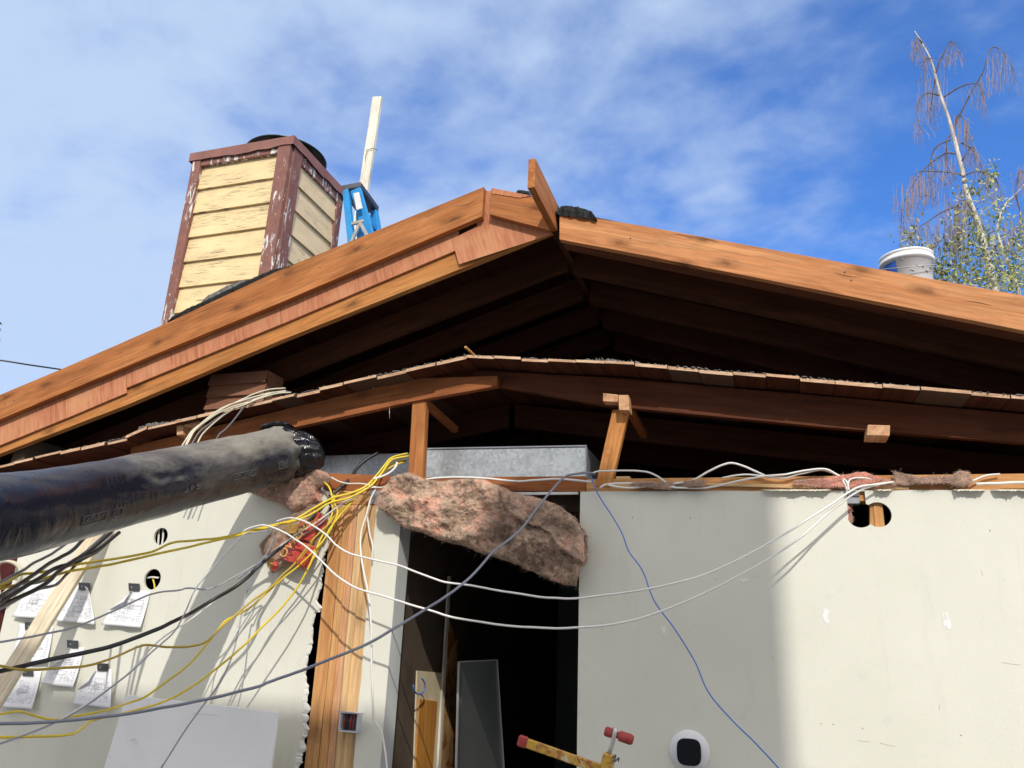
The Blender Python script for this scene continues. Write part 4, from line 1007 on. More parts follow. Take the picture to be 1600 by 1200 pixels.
# printed marks on the wrap
def onduct(t, a, off=.0018):
    fi = t*(n-1); i = int(fi); i = min(i, n-2); w = fi-i; p = AX[i].lerp(AX[i+1], w); d = (AX[i+1]-AX[i]).normalized(); s = d.cross(fr_up).normalized(); u = s.cross(d)
    r_ = ductr(i, a)*(1-w)+ductr(i+1, a)*w+off; return p+s*math.cos(a)*r_+u*math.sin(a)*r_
V = []; Fc = []
def stroke(t0_, a0_, t1_, a1_, w=.0014, k=6):
    P = [onduct(t0_+(t1_-t0_)*j/k, a0_+(a1_-a0_)*j/k) for j in range(k+1)]; tube_geo(P, w, 4, V=V, Fc=Fc)
rp = random.Random(5)
for (t, a, dt, da, kind) in ((.365, -.42, .045, .24, 1), (.425, -.40, .016, .20, 2), (.56, -.30, .0, .0, 3), (.655, -.36, .03, .2, 1), (.69, -.35, .012, .18, 2), (.79, -.42, .026, .22, 1), (.822, -.42, .012, .2, 2)):
    if kind in (1, 2):
        for q_ in (((t, a), (t+dt, a)), ((t+dt, a), (t+dt, a+da)), ((t+dt, a+da), (t, a+da)), ((t, a+da), (t, a))): stroke(*q_[0], *q_[1])
        for j in range(7 if kind == 1 else 2):
            tt_ = t+dt*(.12+.76*rp.random()); aa = a+da*(.2+.5*rp.random()); stroke(tt_, aa, tt_+dt*.12*rp.random(), aa+da*.2, .0016, 3)
    else:
        for j, (dx0, dy0, dx1, dy1) in enumerate(((0, 0, 0, .12), (0, 0, -.006, .02), (.008, 0, .008, .12), (.008, .12, .014, .1), (.014, .1, .014, .07), (.014, .07, .008, .06), (.02, 0, .028, .01), (.028, .01, .028, .06), (.028, .06, .02, .07), (.02, .07, .02, .12), (.02, .12, .028, .12))):
            stroke(t+dx0, a+dy0, t+dx1, a+dy1, .0018, 3)
link('printed_marks', V, Fc, 'print_grey', bdq, Matrix.Translation(AX[n//2]))

# ------------------------------------------------------------------ galvanised duct in the attic
gd = thing('metal_duct', 'rectangular galvanised sheet metal duct lying behind the top plate', 'duct', U(720, 740, 4.05))
Yg = 3.83
g0, g1, g2_ = U(917, 697.5, Yg), U(660, 702, Yg), U(490, 708, Yg)
prism('duct_section', [(g1.x, Yg, 2.33), (g0.x, Yg, 2.33), (g0.x, Yg, g0.z), (g1.x, Yg, g1.z)], (0, .5, 0), 'galvanised', gd, bev=.003)
prism('duct_section', [(g2_.x-1.2, Yg+.2, 2.33), (g1.x-.002, Yg+.2, 2.33), (g1.x-.002, Yg+.2, g1.z+.035), (g2_.x-1.2, Yg+.2, g2_.z+.035)], (0, .5, 0), 'galvanised', gd, bev=.003)
beam('seam', (g1.x, Yg-.004, g1.z+.002), (g0.x, Yg-.004, g0.z+.002), .006, .008, 'strap_grey', gd, bev=.001)
beam('seam', (g0.x-.003, Yg-.004, 2.34), (g0.x-.003, Yg-.004, g0.z), .006, .008, 'strap_grey', gd, side=(1, 0, 0), bev=.001)

# ------------------------------------------------------------------ insulation
def z8(x, y): return (580+x/4.21, 680+y/4.21)
tp = [z8(*p) for p in ((50, 450), (60, 400), (140, 275), (260, 250), (350, 285), (450, 297), (600, 285), (750, 298), (850, 335), (1000, 388), (1240, 460), (1345, 530), (1385, 600), (1420, 660))]
bt = [z8(*p) for p in ((52, 458), (90, 510), (190, 590), (300, 640), (480, 700), (650, 750), (800, 800), (1000, 880), (1200, 955), (1290, 985), (1358, 1000), (1366, 880), (1425, 850), (1428, 760))]
o = fluffy('insulation_batt', tp, bt, D-.045, .045, 'fibreglass', nu=260, nv=120, amp=.036, seed=1, fib=900, edge=.007, tilt=.0)
fluffy('torn_layer', [z8(*p) for p in ((820, 345), (950, 385), (1100, 425), (1240, 470), (1345, 545), (1400, 640))], [z8(*p) for p in ((900, 470), (960, 540), (1080, 600), (1190, 640), (1280, 760), (1400, 840))], D-.085, .022, 'fibreglass', o, nu=90, nv=50, amp=.03, seed=12, fib=350, edge=.009, tilt=-.03)
tag(o, 'big sagging slab of dusty pink fibreglass insulation across the top of the doorway', 'insulation')
def z6(x, y): return (380+x/5.217, 700+y/5.217)
tp = [z6(*p) for p in ((60, 350), (180, 300), (300, 250), (420, 215), (540, 165), (600, 150), (640, 185), (700, 200), (725, 235))]
bt = [z6(*p) for p in ((70, 360), (160, 395), (290, 440), (360, 490), (430, 540), (520, 480), (640, 430), (600, 340), (700, 280))]
o = fluffy('insulation_batt', tp, bt, D-.03, .05, 'fibreglass', nu=160, nv=90, amp=.026, seed=2, fib=700, edge=.006); tag(o, 'tan fibreglass wad spilling over the wall top below the black duct', 'insulation')
o = fluffy('insulation_batt', [z6(*p) for p in ((150, 800), (240, 700), (340, 600), (430, 540), (520, 470), (600, 430))], [z6(*p) for p in ((165, 870), (290, 880), (330, 830), (470, 610), (560, 540), (640, 450))], D-.025, .03, 'fibreglass', nu=90, nv=40, amp=.018, seed=3, fib=400, edge=.006)
tag(o, 'thin strip of pale fibreglass hanging behind the red facing', 'insulation')
# red faced insulation with printed facing
rf = thing('faced_insulation', 'crumpled insulation scrap with printed red paper facing on the torn wall edge', 'insulation', U(470, 850, D-.06))
o = fluffy('wool', [z6(*p) for p in ((200, 930), (300, 800), (440, 620), (600, 510), (680, 560))], [z6(*p) for p in ((240, 1020), (330, 960), (520, 1000), (570, 940), (700, 620))], D-.03, .035, 'fibreglass', rf, nu=70, nv=50, amp=.015, seed=4, fib=350)
def sheetpx(name, grid, Y, mat, parent, amp=.006, nu=24, nv=24, seed=0, bulge=.0):
    """crumpled sheet over a quad (tl,tr,br,bl)"""
    tl, tr, br, bl = [U(x, y, Y) for x, y in grid]; V = []; Fc = []
    for i in range(nu+1):
        for j in range(nv+1):
            u, v = i/nu, j/nv; p = tl.lerp(tr, u).lerp(bl.lerp(br, u), v); e = noise.fractal(p*22+Vector((seed, 0, 0)), 1, 2, 4)*amp
            p = p+Vector((noise.noise(p*30)*.004, e-bulge*math.sin(math.pi*u), noise.noise(p*27+Vector((5, 5, 5)))*.004)); V.append(p)
    for i in range(nu):
        for j in range(nv): a = i*(nv+1)+j; Fc.append((a, a+1, a+nv+2, a+nv+1))
    o = link(name, V, Fc, mat, parent, Matrix.Translation(tl), smooth=True); m_ = o.modifiers.new('s', 'SOLIDIFY'); m_.thickness = .001
    return o
sheetpx('facing', [z6(*p) for p in ((380, 740), (590, 800), (530, 980), (305, 900))], D-.085, 'facing_red', rf, seed=1, bulge=.02, amp=.0035)
sheetpx('facing', [z6(*p) for p in ((470, 590), (600, 650), (570, 770), (440, 740))], D-.088, 'facing_red', rf, seed=2, bulge=.015)
sheetpx('facing', [z6(*p) for p in ((610, 520), (690, 580), (650, 680), (550, 600))], D-.084, 'facing_red', rf, seed=3, bulge=.01)
sheetpx('facing', [z6(*p) for p in ((370, 615), (460, 620), (430, 700), (330, 690))], D-.088, 'facing_brown', rf, seed=4, bulge=.01)
sheetpx('facing', [z6(*p) for p in ((210, 910), (290, 930), (270, 1000), (225, 1010))], D-.072, 'facing_red', rf, seed=5, bulge=.01)
sheetpx('facing', [z6(*p) for p in ((185, 890), (250, 900), (240, 980), (200, 970))], D-.078, 'facing_brown', rf, seed=6, bulge=.01)
def text(name, body, loc, size, rot, mat, parent, ext=.0006):
    cu = bpy.data.curves.new(name, 'FONT'); cu.body = body; cu.size = size; cu.extrude = ext
    o = bpy.data.objects.new(name, cu); COL.objects.link(o); bpy.context.view_layer.update()
    me = bpy.data.meshes.new_from_object(o); bpy.data.objects.remove(o); me.materials.clear(); me.materials.append(MATS[mat])
    o = bpy.data.objects.new(name, me); COL.objects.link(o)
    M = Matrix.Translation(loc) @ rot.to_4x4(); o.matrix_world = M; o.parent = parent; o.matrix_parent_inverse = WM[parent.name].inverted(); return o
def facerot(ang): return Matrix.Rotation(-rad(ang), 3, 'Y') @ Matrix.Rotation(rad(90), 3, 'X')
text('lettering', 'OWENS', U(*z6(325, 905), D-.143), .062, facerot(52), 'facing_gold', rf)
text('lettering', 'CORNING', U(*z6(470, 905), D-.140), .024, facerot(52), 'facing_gold', rf)
text('lettering', 'OWENS', U(*z6(478, 690), D-.136), .030, facerot(35), 'facing_gold', rf)
# scraps on the right plate
for (tp, bt, sd, cap_, lab) in (
    ([(1240, 752), (1290, 745), (1320, 742), (1350, 737), (1372, 744), (1400, 755)], [(1240, 759), (1290, 762), (1320, 763), (1350, 762), (1372, 762), (1400, 758)], 5, 'pink_fluff', 'pink insulation scrap on the plate above the twin holes'),
    ([(1394, 739), (1410, 741), (1440, 748), (1470, 745), (1486, 744), (1500, 735), (1514, 738), (1518, 750)], [(1396, 757), (1410, 759), (1440, 758), (1470, 757), (1486, 757), (1500, 760), (1510, 760), (1518, 756)], 6, 'fibreglass', 'brown dusty insulation scrap on the plate near the right edge'),
    ([(985, 756), (1040, 754), (1080, 752), (1100, 754)], [(985, 763), (1040, 765), (1080, 765), (1100, 763)], 7, 'fibreglass', 'thin insulation crumbs on the plate right of the leaning post')):
    o = fluffy('insulation_scrap', tp, bt, D-.005, .022, cap_, nu=90, nv=16, amp=.018, seed=sd, fib=250, edge=.006); tag(o, lab, 'insulation')
lt = prism('timber_offcut', [U(1000, 756, D+.0), U(1235, 762, D+.0), U(1420, 765, D), U(1420, 760.5, D), U(1235, 757, D+.0), U(1000, 752, D+.0)], (0, .012, 0), 'wood_stud_pale', xa=(1, 0, 0), bev=0); tag(lt, 'long thin pale timber strip lying along the right wall top', 'wood strip')
o = box('timber_offcut', tuple(U(962, 751, D+.02)), tuple(U(984, 744, D+.02)+Vector((0, .06, 0))), 'wood_stud_pale', xa=(1, 0, 0)); tag(o, 'short pale wood block beside the leaning post', 'wood block')

# ------------------------------------------------------------------ junction box over the twin holes, things in the holes
jb = thing('junction_box', 'small grey metal box above the twin round holes', 'electrical box', U(1333, 776, D))
slabpx('box_body', [(1323, 787), (1344, 787), (1343, 776), (1324, 775)], D+.001, .05, 'strap_grey', jb)
slabpx('box_lip', [(1324, 775.5), (1343, 776), (1343, 769), (1322, 768)], D-.004, .006, 'steel_dark', jb, bev=.001)
o = prism('wood_block', [U(1359, 822, D+.02), U(1375, 823, D+.02), U(1374, 788, D+.02), U(1359, 788, D+.02)], (0, .03, 0), 'hole_block', xa=(0, 0, 1)); tag(o, 'tan wood block seen inside the right twin hole', 'wood block')
o = fluffy('insulation_scrap', [(1321, 795), (1326, 792), (1332, 796)], [(1321, 812), (1326, 820), (1330, 812)], D+.015, .012, 'pink_fluff', nu=30, nv=30, amp=.008, seed=9, fib=30); tag(o, 'pink insulation tuft inside the left twin hole', 'insulation')
for (px, r) in (([(247, 826), (246, 850)], .006), ([(255, 828), (254, 852)], .006)):
    pass
o = tube('electrical_cable', [U(249, 824, D+.03), U(248, 838, D+.03), U(247, 853, D+.03)], .0055, 'cable_white'); tag(o, 'white cable inside the upper round hole of the left wall, left one of two', 'cable')
o = tube('electrical_cable', [U(255, 824, D+.03), U(255, 838, D+.03), U(253, 853, D+.03)], .0055, 'cable_white'); tag(o, 'white cable inside the upper round hole of the left wall, right one of two', 'cable')
o = tube('electrical_cable', [U(230, 903, D+.03), U(238, 902, D+.03), U(248, 903, D+.03)], .0055, 'cable_white'); tag(o, 'white cable crossing the lower round hole of the left wall', 'cable')
o = tube('electrical_cable', [U(239, 905, D+.035), U(241, 912, D+.035), U(242, 920, D+.035)], .005, 'cable_yellow'); tag(o, 'yellow cable end inside the lower round hole of the left wall', 'cable')

# pvc box on the studs
eb = thing('outlet_box', 'pale grey plastic outlet box with red wires on the studs', 'electrical box', U(542, 1130, D-.03))
P0 = [(528, 1143), (557, 1145), (558, 1114.5), (529, 1112)]
c = [U(x, y, D-.045) for x, y in P0]; wv2 = .005
xs0, xs1, zs0, zs1 = c[0].x, c[1].x, c[0].z, c[3].z
for lo, hi in (((xs0, D-.045, zs0), (xs1, D+.03, zs0+wv2)), ((xs0, D-.045, zs1-wv2), (xs1, D+.03, zs1)), ((xs0, D-.045, zs0+wv2), (xs0+wv2, D+.03, zs1-wv2)), ((xs1-wv2, D-.045, zs0+wv2), (xs1, D+.03, zs1-wv2))):
    box('box_side', lo, hi, 'pvc_grey', eb, bev=.0008)
box('box_back', (xs0+wv2, D-.002, zs0+wv2), (xs1-wv2, D-.0005, zs1-wv2), 'steel_dark', eb, bev=0)
for k in range(4):
    x = xs0+.018+.016*k; tube('wire', [(x, D-.012, zs1-.01), (x+.004, D-.035, (zs0+zs1)/2), (x-.003, D-.018, zs0+.012)], .003, 'copper_red' if k != 1 else 'cable_black', eb, seg=6)
beam('nail', (xs0-.02, D-.047, zs1+.004), (xs1+.03, D-.047, zs1-.002), .003, .003, 'ladder_steel', eb, bev=.0005)

# ------------------------------------------------------------------ thermostat
th = thing('thermostat', 'white round wall plate with black rounded thermostat on the right wall', 'thermostat', U(1077, 1174, D))
c = U(1077.5, 1174, D); lathe('wall_plate', [(.001, 0), (.079, 0), (.082, .003), (.080, .007), (.001, .008)], 'thermo_plate', th, c, (0, -1, 0), 64)
pts = []
for k in range(60):
    a = 2*math.pi*k/60; ca, sa = math.cos(a), math.sin(a); r_ = .0485/((abs(ca)**3.4+abs(sa)**3.4)**(1/3.4)); pts.append(c+Vector((r_*ca, -.008, r_*sa*1.04)))
o = prism('display', pts, (0, -.022, 0), 'black_gloss', th, bev=0); bevel_mesh(o, .004)

# ------------------------------------------------------------------ clamp
cl = thing('bar_clamp', 'paint splattered yellow bar clamp with red ends below the doorway edge', 'clamp', U(940, 1195, 3.2))
Yt = 3.22
A, B = U(812, 1157, Yt), U(945, 1204, Yt+.03)
d = (B-A).normalized()
beam('bar', A+d*.03, B, .022, .034, 'tool_yellow', cl, side=(0, 1, 0), bev=.003)
beam('end_pad', A-d*.006, A+d*.032, .026, .042, 'tool_red', cl, side=(0, 1, 0), bev=.005)
beam('jaw', U(945, 1210, Yt+.0), U(953, 1178, Yt+.0), .04, .045, 'tool_yellow', cl, side=(0, 1, 0), bev=.004)
tube('screw_rod', [U(951, 1180, Yt), U(958, 1158, Yt), U(962, 1137, Yt)], .0085, 'ladder_steel', cl, seg=10, n=2)
A, B = U(944.5, 1142, Yt+.012), U(987, 1156, Yt+.012); d = (B-A).normalized()
lathe('handle', [(.004, 0), (.015, .002), (.018, .008), (.018, .028), (.012, .034), (.012, .055), (.019, .06), (.020, .1), (.016, .112), (.003, .114)], 'tool_red', cl, A, tuple(d), 18)
tube('wing_nut', [U(956, 1184, Yt-.03), U(962, 1180, Yt-.03), U(960, 1190, Yt-.03), U(967, 1184, Yt-.03), U(966, 1190, Yt-.03)], .0028, 'steel_dark', cl, seg=6)

# ------------------------------------------------------------------ boards and papers on the left
wb = thing('leaning_board', 'large white sheet of drywall leaning at the foot of the left wall', 'panel', U(300, 1200, 3.45))
Yw = 3.42
P = [U(197, 1086, Yw), U(435, 1113, Yw), U(418, 1240, Yw-.06), U(150, 1240, Yw-.06)]
v1 = (P[3]-P[0]); v2 = (P[2]-P[1]); P[2] = P[1]+v2*5.5*.9; P[3] = P[0]+v1*4.4
zf = .06; P[2] = P[1]+v2*((P[1].z-zf)/(-v2.z)); P[3] = P[0]+v1*((P[0].z-zf)/(-v1.z))
prism('sheet', P, (0, .013, 0), 'white_board', wb, bev=.001)
for (x, y, dx, dy) in ((203, 1157, 8, -2), (210, 1160, 6, 3), (171, 1180, 0, 5), (300, 1115, 40, 3)):
    c = U(x, y, Yw-.012-(y-1090)*.0004); tube('scuff', [c, U(x+dx, y+dy, Yw-.012-(y-1090)*.0004)], .0009, 'ladder_steel', wb, seg=4, n=1)
lb_ = thing('timber_prop', 'pale bare timber leaning in front of the pinned papers at the left edge', 'timber', U(0, 1100, 2.7))
A, B = U(168, 812, 3.56), U(-28, 1125, 3.20)
beam('timber', A, B+(B-A)*.8, .04, .088, 'wood_fresh', lb_, side=tuple(fwd), bev=.003)

papers = [ # tl, tr, br, bl corners (picture points), curl corner, tape, label
 ([(45, 905), (88, 908), (84, 967), (24, 964)], 'none', None, 'partly hidden sheet under the black cables, left of the timber prop'),
 ([(108, 916), (150, 914), (153, 976), (91, 970)], 'tr', (131, 916), 'pinned sheet crossed by the timber shadow, right of the timber prop'),
 ([(184, 920), (236, 924), (224, 981), (165, 976)], 'tl', (209, 917), 'pinned sheet with folded upper left corner below the lower round hole'),
 ([(31, 975), (84, 979), (78, 1036), (24, 1030)], 'none', (47, 978), 'narrow pinned sheet behind the timber prop, middle row'),
 ([(94, 1010), (133, 1012), (120, 1074), (70, 1068)], 'tl', (113, 1006), 'pinned sheet with curled left side in the middle of the lower row'),
 ([(22, 1048), (66, 1048), (57, 1108), (3, 1104)], 'none', (43, 1050), 'pinned sheet at the lower left corner below the black cable'),
 ([(132, 1044), (175, 1046), (179, 1106), (118, 1100)], 'tl2', (160, 1042), 'pinned sheet with bent upper left corner, lowest and rightmost'),
]
rp = random.Random(77)
for ip, (cn, curl, tape, lab) in enumerate(papers):
    tl, tr, br, bl = [U(x, y, D-.004) for x, y in cn]
    root = thing('paper_sheet', 'white printed ' + lab, 'paper', tl.lerp(br, .5), 'papers pinned on the left wall')
    sd = ip*3.7
    def surf(u, v, off=0.0):
        p = tl.lerp(tr, u).lerp(bl.lerp(br, u), v)
        lift = .004+.018*v*v+.010*v*math.sin(u*5+sd)**2
        if curl in ('tl', 'tl2'):
            k = max(0, (.62-u*1.25-v*1.0)); p = p + (tr-tl)*(k*.75)+(bl-tl)*(k*.55); lift += .07*k*(1.4-k)
        if curl == 'tr':
            k = max(0, (u-.55)-v*.5); p = p-(tr-tl)*k*.35+(bl-tl)*k*.2; lift += .035*k
        return p+Vector((0, -lift-off, 0))
    N = 16; V = []; Fc = []
    for i in range(N+1):
        for j in range(N+1): V.append(surf(i/N, j/N))
    for i in range(N):
        for j in range(N): a = i*(N+1)+j; Fc.append((a, a+1, a+N+2, a+N+1))
    o = link('sheet', V, Fc, 'paper', root, Matrix.Translation(tl), smooth=True); m_ = o.modifiers.new('s', 'SOLIDIFY'); m_.thickness = .0004; m_.offset = -1
    V = []; Fc = []
    def ln(u0, v0, u1, v1, w=.0055):
        K = 8; b = len(V); du, dv = u1-u0, v1-v0; L_2 = math.hypot(du, dv) or 1; nx, ny = -dv/L_2*w, du/L_2*w
        for k in range(K+1):
            u, v = u0+du*k/K, v0+dv*k/K; V.append(surf(u-nx, v-ny, .0012)); V.append(surf(u+nx, v+ny, .0012))
        for k in range(K): a = b+k*2; Fc.append((a, a+1, a+3, a+2))
    for r_ in range(9):                                   # plan drawing and notes
        u0 = rp.uniform(.3, .55); v0 = rp.uniform(.25, .62); w_, h_ = rp.uniform(.08, .35), rp.uniform(.04, .16)
        ln(u0, v0, u0+w_, v0, .004); ln(u0+w_, v0, u0+w_, min(.85, v0+h_), .004); ln(u0, v0, u0, v0+h_, .004); ln(u0, v0+h_, u0+w_, v0+h_, .004)
    for r_ in range(12):
        v0 = .62+.022*r_
        if v0 > .93: break
        u = .12
        while u < .85:
            l_ = rp.uniform(.02, .08)
            if rp.random() < .45: ln(u, v0, min(.9, u+l_), v0, .004)
            u += l_+.03
    for r_ in range(9): ln(.86, .35+.06*r_, .93, .35+.06*r_, .006)
    link('printed_lines', V, Fc, 'ink', root, Matrix.Translation(tl))
    if tape:
        x, y = tape; T = [U(x-8.5, y-6, D-.008), U(x+9, y-5, D-.008), U(x+9, y+6.5, D-.016), U(x-8, y+6, D-.016)]
        prism('tape', T, (0, .001, 0), 'tape_black', root, bev=0)
        a0 = T[0].lerp(T[2], .35)+Vector((0, -.002, 0)); prism('tape_glint', [a0, a0+Vector((.010, 0, -.018)), a0+Vector((-.008, 0, -.016))], (0, .0006, 0), 'strap_grey', root, bev=0)

# ------------------------------------------------------------------ cables
def o5(*pts): return [(x/2.857, 780+y/2.857) for x, y in pts]
def o6(*pts): return [z6(x, y) for x, y in pts]
src = o6((1340, 45), (1210, 75), (1150, 140), (1090, 220), (1020, 295))
R6 = .0050
yl = dict(r=R6)
# yellow bundle
P = src + o6((900, 360), (720, 410), (560, 500), (420, 580), (200, 640)) + o5((1000, 170), (880, 182), (770, 195), (690, 230), (600, 250), (450, 275), (330, 295), (200, 322), (100, 335), (50, 360), (0, 385), (-120, 420))
cable(P, [(0, 3.68), (4, 3.56), (9, 3.35), (13, 3.0), (21, 2.2)], R6+.0006, 'cable_yellow', 'yellow cable of the pair running left across the wall, upper one with a kink', group='yellow cables')
P = [(x+2, y+4) for x, y in src] + o6((880, 400), (700, 450), (540, 545), (400, 600), (180, 655), (0, 705)) + o5((900, 200), (700, 245), (450, 300), (300, 325), (150, 365), (0, 400), (-120, 425))
cable(P, [(0, 3.67), (4, 3.54), (10, 3.3), (17, 2.15)], R6+.0006, 'cable_yellow', 'yellow cable of the pair running left across the wall, lower straight one', group='yellow cables')
P = o6((1330, 95), (1200, 130), (1100, 220), (960, 350), (840, 470), (740, 560), (700, 620), (640, 680), (560, 760), (420, 940), (320, 1030), (230, 1130)) + o5((1143, 440), (1060, 510), (1000, 560), (930, 630), (850, 658), (750, 660), (650, 650), (560, 685), (480, 720), (380, 745), (250, 755), (100, 760), (0, 745), (-120, 730))
cable(P, [(0, 3.69), (4, 3.52), (11, 3.38), (18, 3.0), (25, 2.15)], R6, 'cable_mustard', 'mustard cable arching under the black cable towards the left edge', group='yellow cables')
P = o6((1325, 110), (1180, 170), (1000, 320), (860, 470), (780, 560), (720, 640), (650, 760), (560, 850), (440, 970), (330, 1060), (180, 1190)) + o5((1120, 480), (1050, 520), (1000, 550), (930, 640), (850, 730), (750, 810), (650, 880), (560, 915), (480, 940), (330, 970), (240, 985), (150, 965), (90, 950), (0, 960), (-100, 965))
cable(P, [(0, 3.69), (3, 3.52), (10, 3.38), (18, 3.0), (25, 2.3)], R6-.0004, 'cable_yellow', 'thin yellow cable looping down past the white sheet', group='yellow cables')
P = o6((600, 250), (650, 270), (700, 320), (722, 400), (725, 480), (715, 560), (660, 680), (620, 760), (560, 910), (500, 1040), (400, 1200)) + o5((1143, 600), (1000, 730), (880, 820), (750, 895), (600, 945), (420, 985), (370, 1020), (320, 1050), (150, 1058), (0, 1065), (-100, 1068))
cable(P, [(0, 3.56), (6, 3.48), (10, 3.40), (14, 3.1), (21, 2.35)], R6, 'cable_yellow', 'lowest yellow cable sweeping down to the bottom left corner', group='yellow cables')
P = o6((740, 385), (745, 450), (770, 520), (740, 600), (690, 700), (600, 830), (590, 870), (560, 920))
cable(P, [(0, 3.52), (7, 3.44)], .0045, 'cable_yellow', 'short yellow cable hanging over the red facing', group='yellow cables')
# dark cable
P = o6((1100, 40), (1010, 90), (930, 160), (880, 240), (820, 300), (730, 380), (640, 490), (540, 600), (430, 700), (310, 810), (200, 900), (80, 1010)) + o5((1110, 345), (1050, 390), (940, 455), (850, 510), (800, 535), (700, 580), (550, 640), (400, 680), (250, 712), (100, 745), (0, 765), (-120, 790))
cable(P, [(0, 3.75), (5, 3.56), (9, 3.45), (14, 3.2), (23, 2.2)], .0088, 'cable_black', 'thick black cable sagging across the left wall', group='dark cables')
# white loops
P = o6((1090, 320), (1000, 330), (920, 400), (820, 440), (700, 530), (600, 605), (440, 700), (200, 880), (60, 980)) + o5((1100, 350), (950, 460), (830, 550), (700, 640), (560, 790), (350, 935), (150, 1045), (0, 1090), (-90, 1110))
cable(P, [(0, 3.56), (5, 3.47), (9, 3.4), (13, 2.95), (17, 2.3)], .0036, 'cable_white', 'thin white cable beside the black cable running to the bottom left corner', group='white cables')
P = o6((870, 410), (780, 480), (690, 560), (600, 640), (500, 700), (420, 730), (300, 800), (180, 900), (60, 980), (-40, 1060)) + o5((1143, 295), (1040, 350), (940, 400), (840, 398), (800, 408), (700, 418), (620, 445), (450, 525), (300, 580), (150, 610), (0, 640), (-100, 655))
cable(P, [(0, 3.55), (5, 3.46), (10, 3.38), (14, 3.1), (20, 2.2)], .0040, 'cable_lightgrey', 'light grey cable with a kink crossing the pinned papers', group='grey cables')
P = o6((0, 680), (50, 655), (150, 632), (230, 645), (330, 685), (420, 740), (520, 810), (640, 920), (760, 1040), (900, 1130)) + [(580, 927), (600, 932), (635, 943), (667, 952), (701, 963), (747, 971), (787, 976.5), (835, 981), (867, 982), (900, 980.5), (966, 974), (1031, 956), (1097, 929), (1162, 896), (1206, 870), (1250, 840), (1294, 802), (1337, 770), (1364, 759), (1396, 753)]
cable(P, [(0, 3.30), (4, 3.32), (10, 3.25), (19, 3.22), (26, 3.48), (29, 3.585)], .0045, 'cable_white', 'long white cable, lower of the two slung across the doorway to the twin holes', group='white cables')
P = o6((-30, 700),) + o6((100, 690),) ; P = o6((270, 600), (370, 572), (480, 590), (580, 640), (680, 710), (760, 790), (850, 850), (1000, 895), (1150, 930), (1300, 970)) + [(680, 905), (704, 911), (747, 917), (787, 924), (835, 932), (867, 934), (900, 934.6), (966, 927), (1031, 916), (1097, 899), (1162, 870), (1228, 833), (1294, 791), (1337, 763), (1364, 757), (1392, 753.5)]
cable(P, [(0, 3.34), (4, 3.33), (10, 3.25), (18, 3.22), (22, 3.45), (25, 3.59)], .0043, 'cable_white', 'long white cable, upper of the two slung across the doorway to the twin holes', group='white cables')
P = [(663, 748)] + [(589, 761), (579, 780), (572, 807), (564, 834), (563, 857), (568, 892), (574, 926), (579, 967), (580, 1025), (582, 1083), (585, 1124), (595, 1142), (601, 1171), (606, 1215)]
P = P[1:]
cable(P, [(0, 3.57), (5, 3.52), (13, 3.52)], .0048, 'cable_white', 'white cable hanging straight down the narrow drywall strip', group='white cables')
cable([(573, 799), (575, 815), (578, 835), (582, 852), (581, 875)], [(0, 3.56), (4, 3.57)], .0045, 'cable_white', 'short white cable ending on the studs beside the hanging one', group='white cables')
P = [(434, 819), (428, 840), (415, 869), (399, 890), (388, 920), (385, 927), (378, 955), (373, 985), (364, 1021), (350, 1055), (336, 1077), (315, 1105), (290, 1140), (252, 1200)]
cable(P, [(0, 3.33), (5, 3.42), (13, 3.25)], .0040, 'cable_lightgrey', 'light grey cable dropping steeply over the white leaning sheet', group='grey cables')
P = o6((660, 560), (560, 640)) + [(470, 835), (440, 850)] ; P = [(420, 830), (400, 832), (378, 838), (329, 892), (304, 923), (290, 955), (269, 990), (238, 1018), (192, 1060), (105, 1120), (0, 1162), (-40, 1175)]
cable(P, [(0, 3.34), (4, 3.1), (11, 2.35)], .0034, 'cable_lightgrey', 'thin grey cable running diagonally down to the bottom left corner', group='grey cables')
P = o6((1255, 120), (1240, 160), (1190, 205), (1110, 238), (1060, 250))
cable(P, [(0, 3.6), (4, 3.56)], .0062, 'cable_white', 'short thick white cable end beside the upright post', group='white cables')
P = o6((715, 240), (780, 270), (860, 288), (950, 290), (1030, 305), (1090, 322), (1140, 320), (1185, 295))
cable(P, [(0, 3.56), (7, 3.56)], .0035, 'cable_white', 'thin white wire crossing the plate between the insulation pieces', group='white cables')
P = [(0, 1130), (52, 1130), (115, 1126), (192, 1116), (262, 1105), (329, 1091), (400, 1074), (420, 1066), (478, 1045), (537, 1022), (580, 1003), (624, 977), (656, 958), (694, 934), (722, 913), (746, 891), (770, 863), (794, 844), (820, 820), (841, 792), (865, 763), (879, 748), (889, 742), (917, 738), (929, 740)]
P = [(-80, 1131)] + P
cable(P, [(0, 1.95), (7, 2.45), (14, 2.9), (20, 3.35), (22, 3.5), (25, 3.585)], .0052, 'cable_slate', 'long blue grey cable rising from the bottom left across the doorway and insulation')
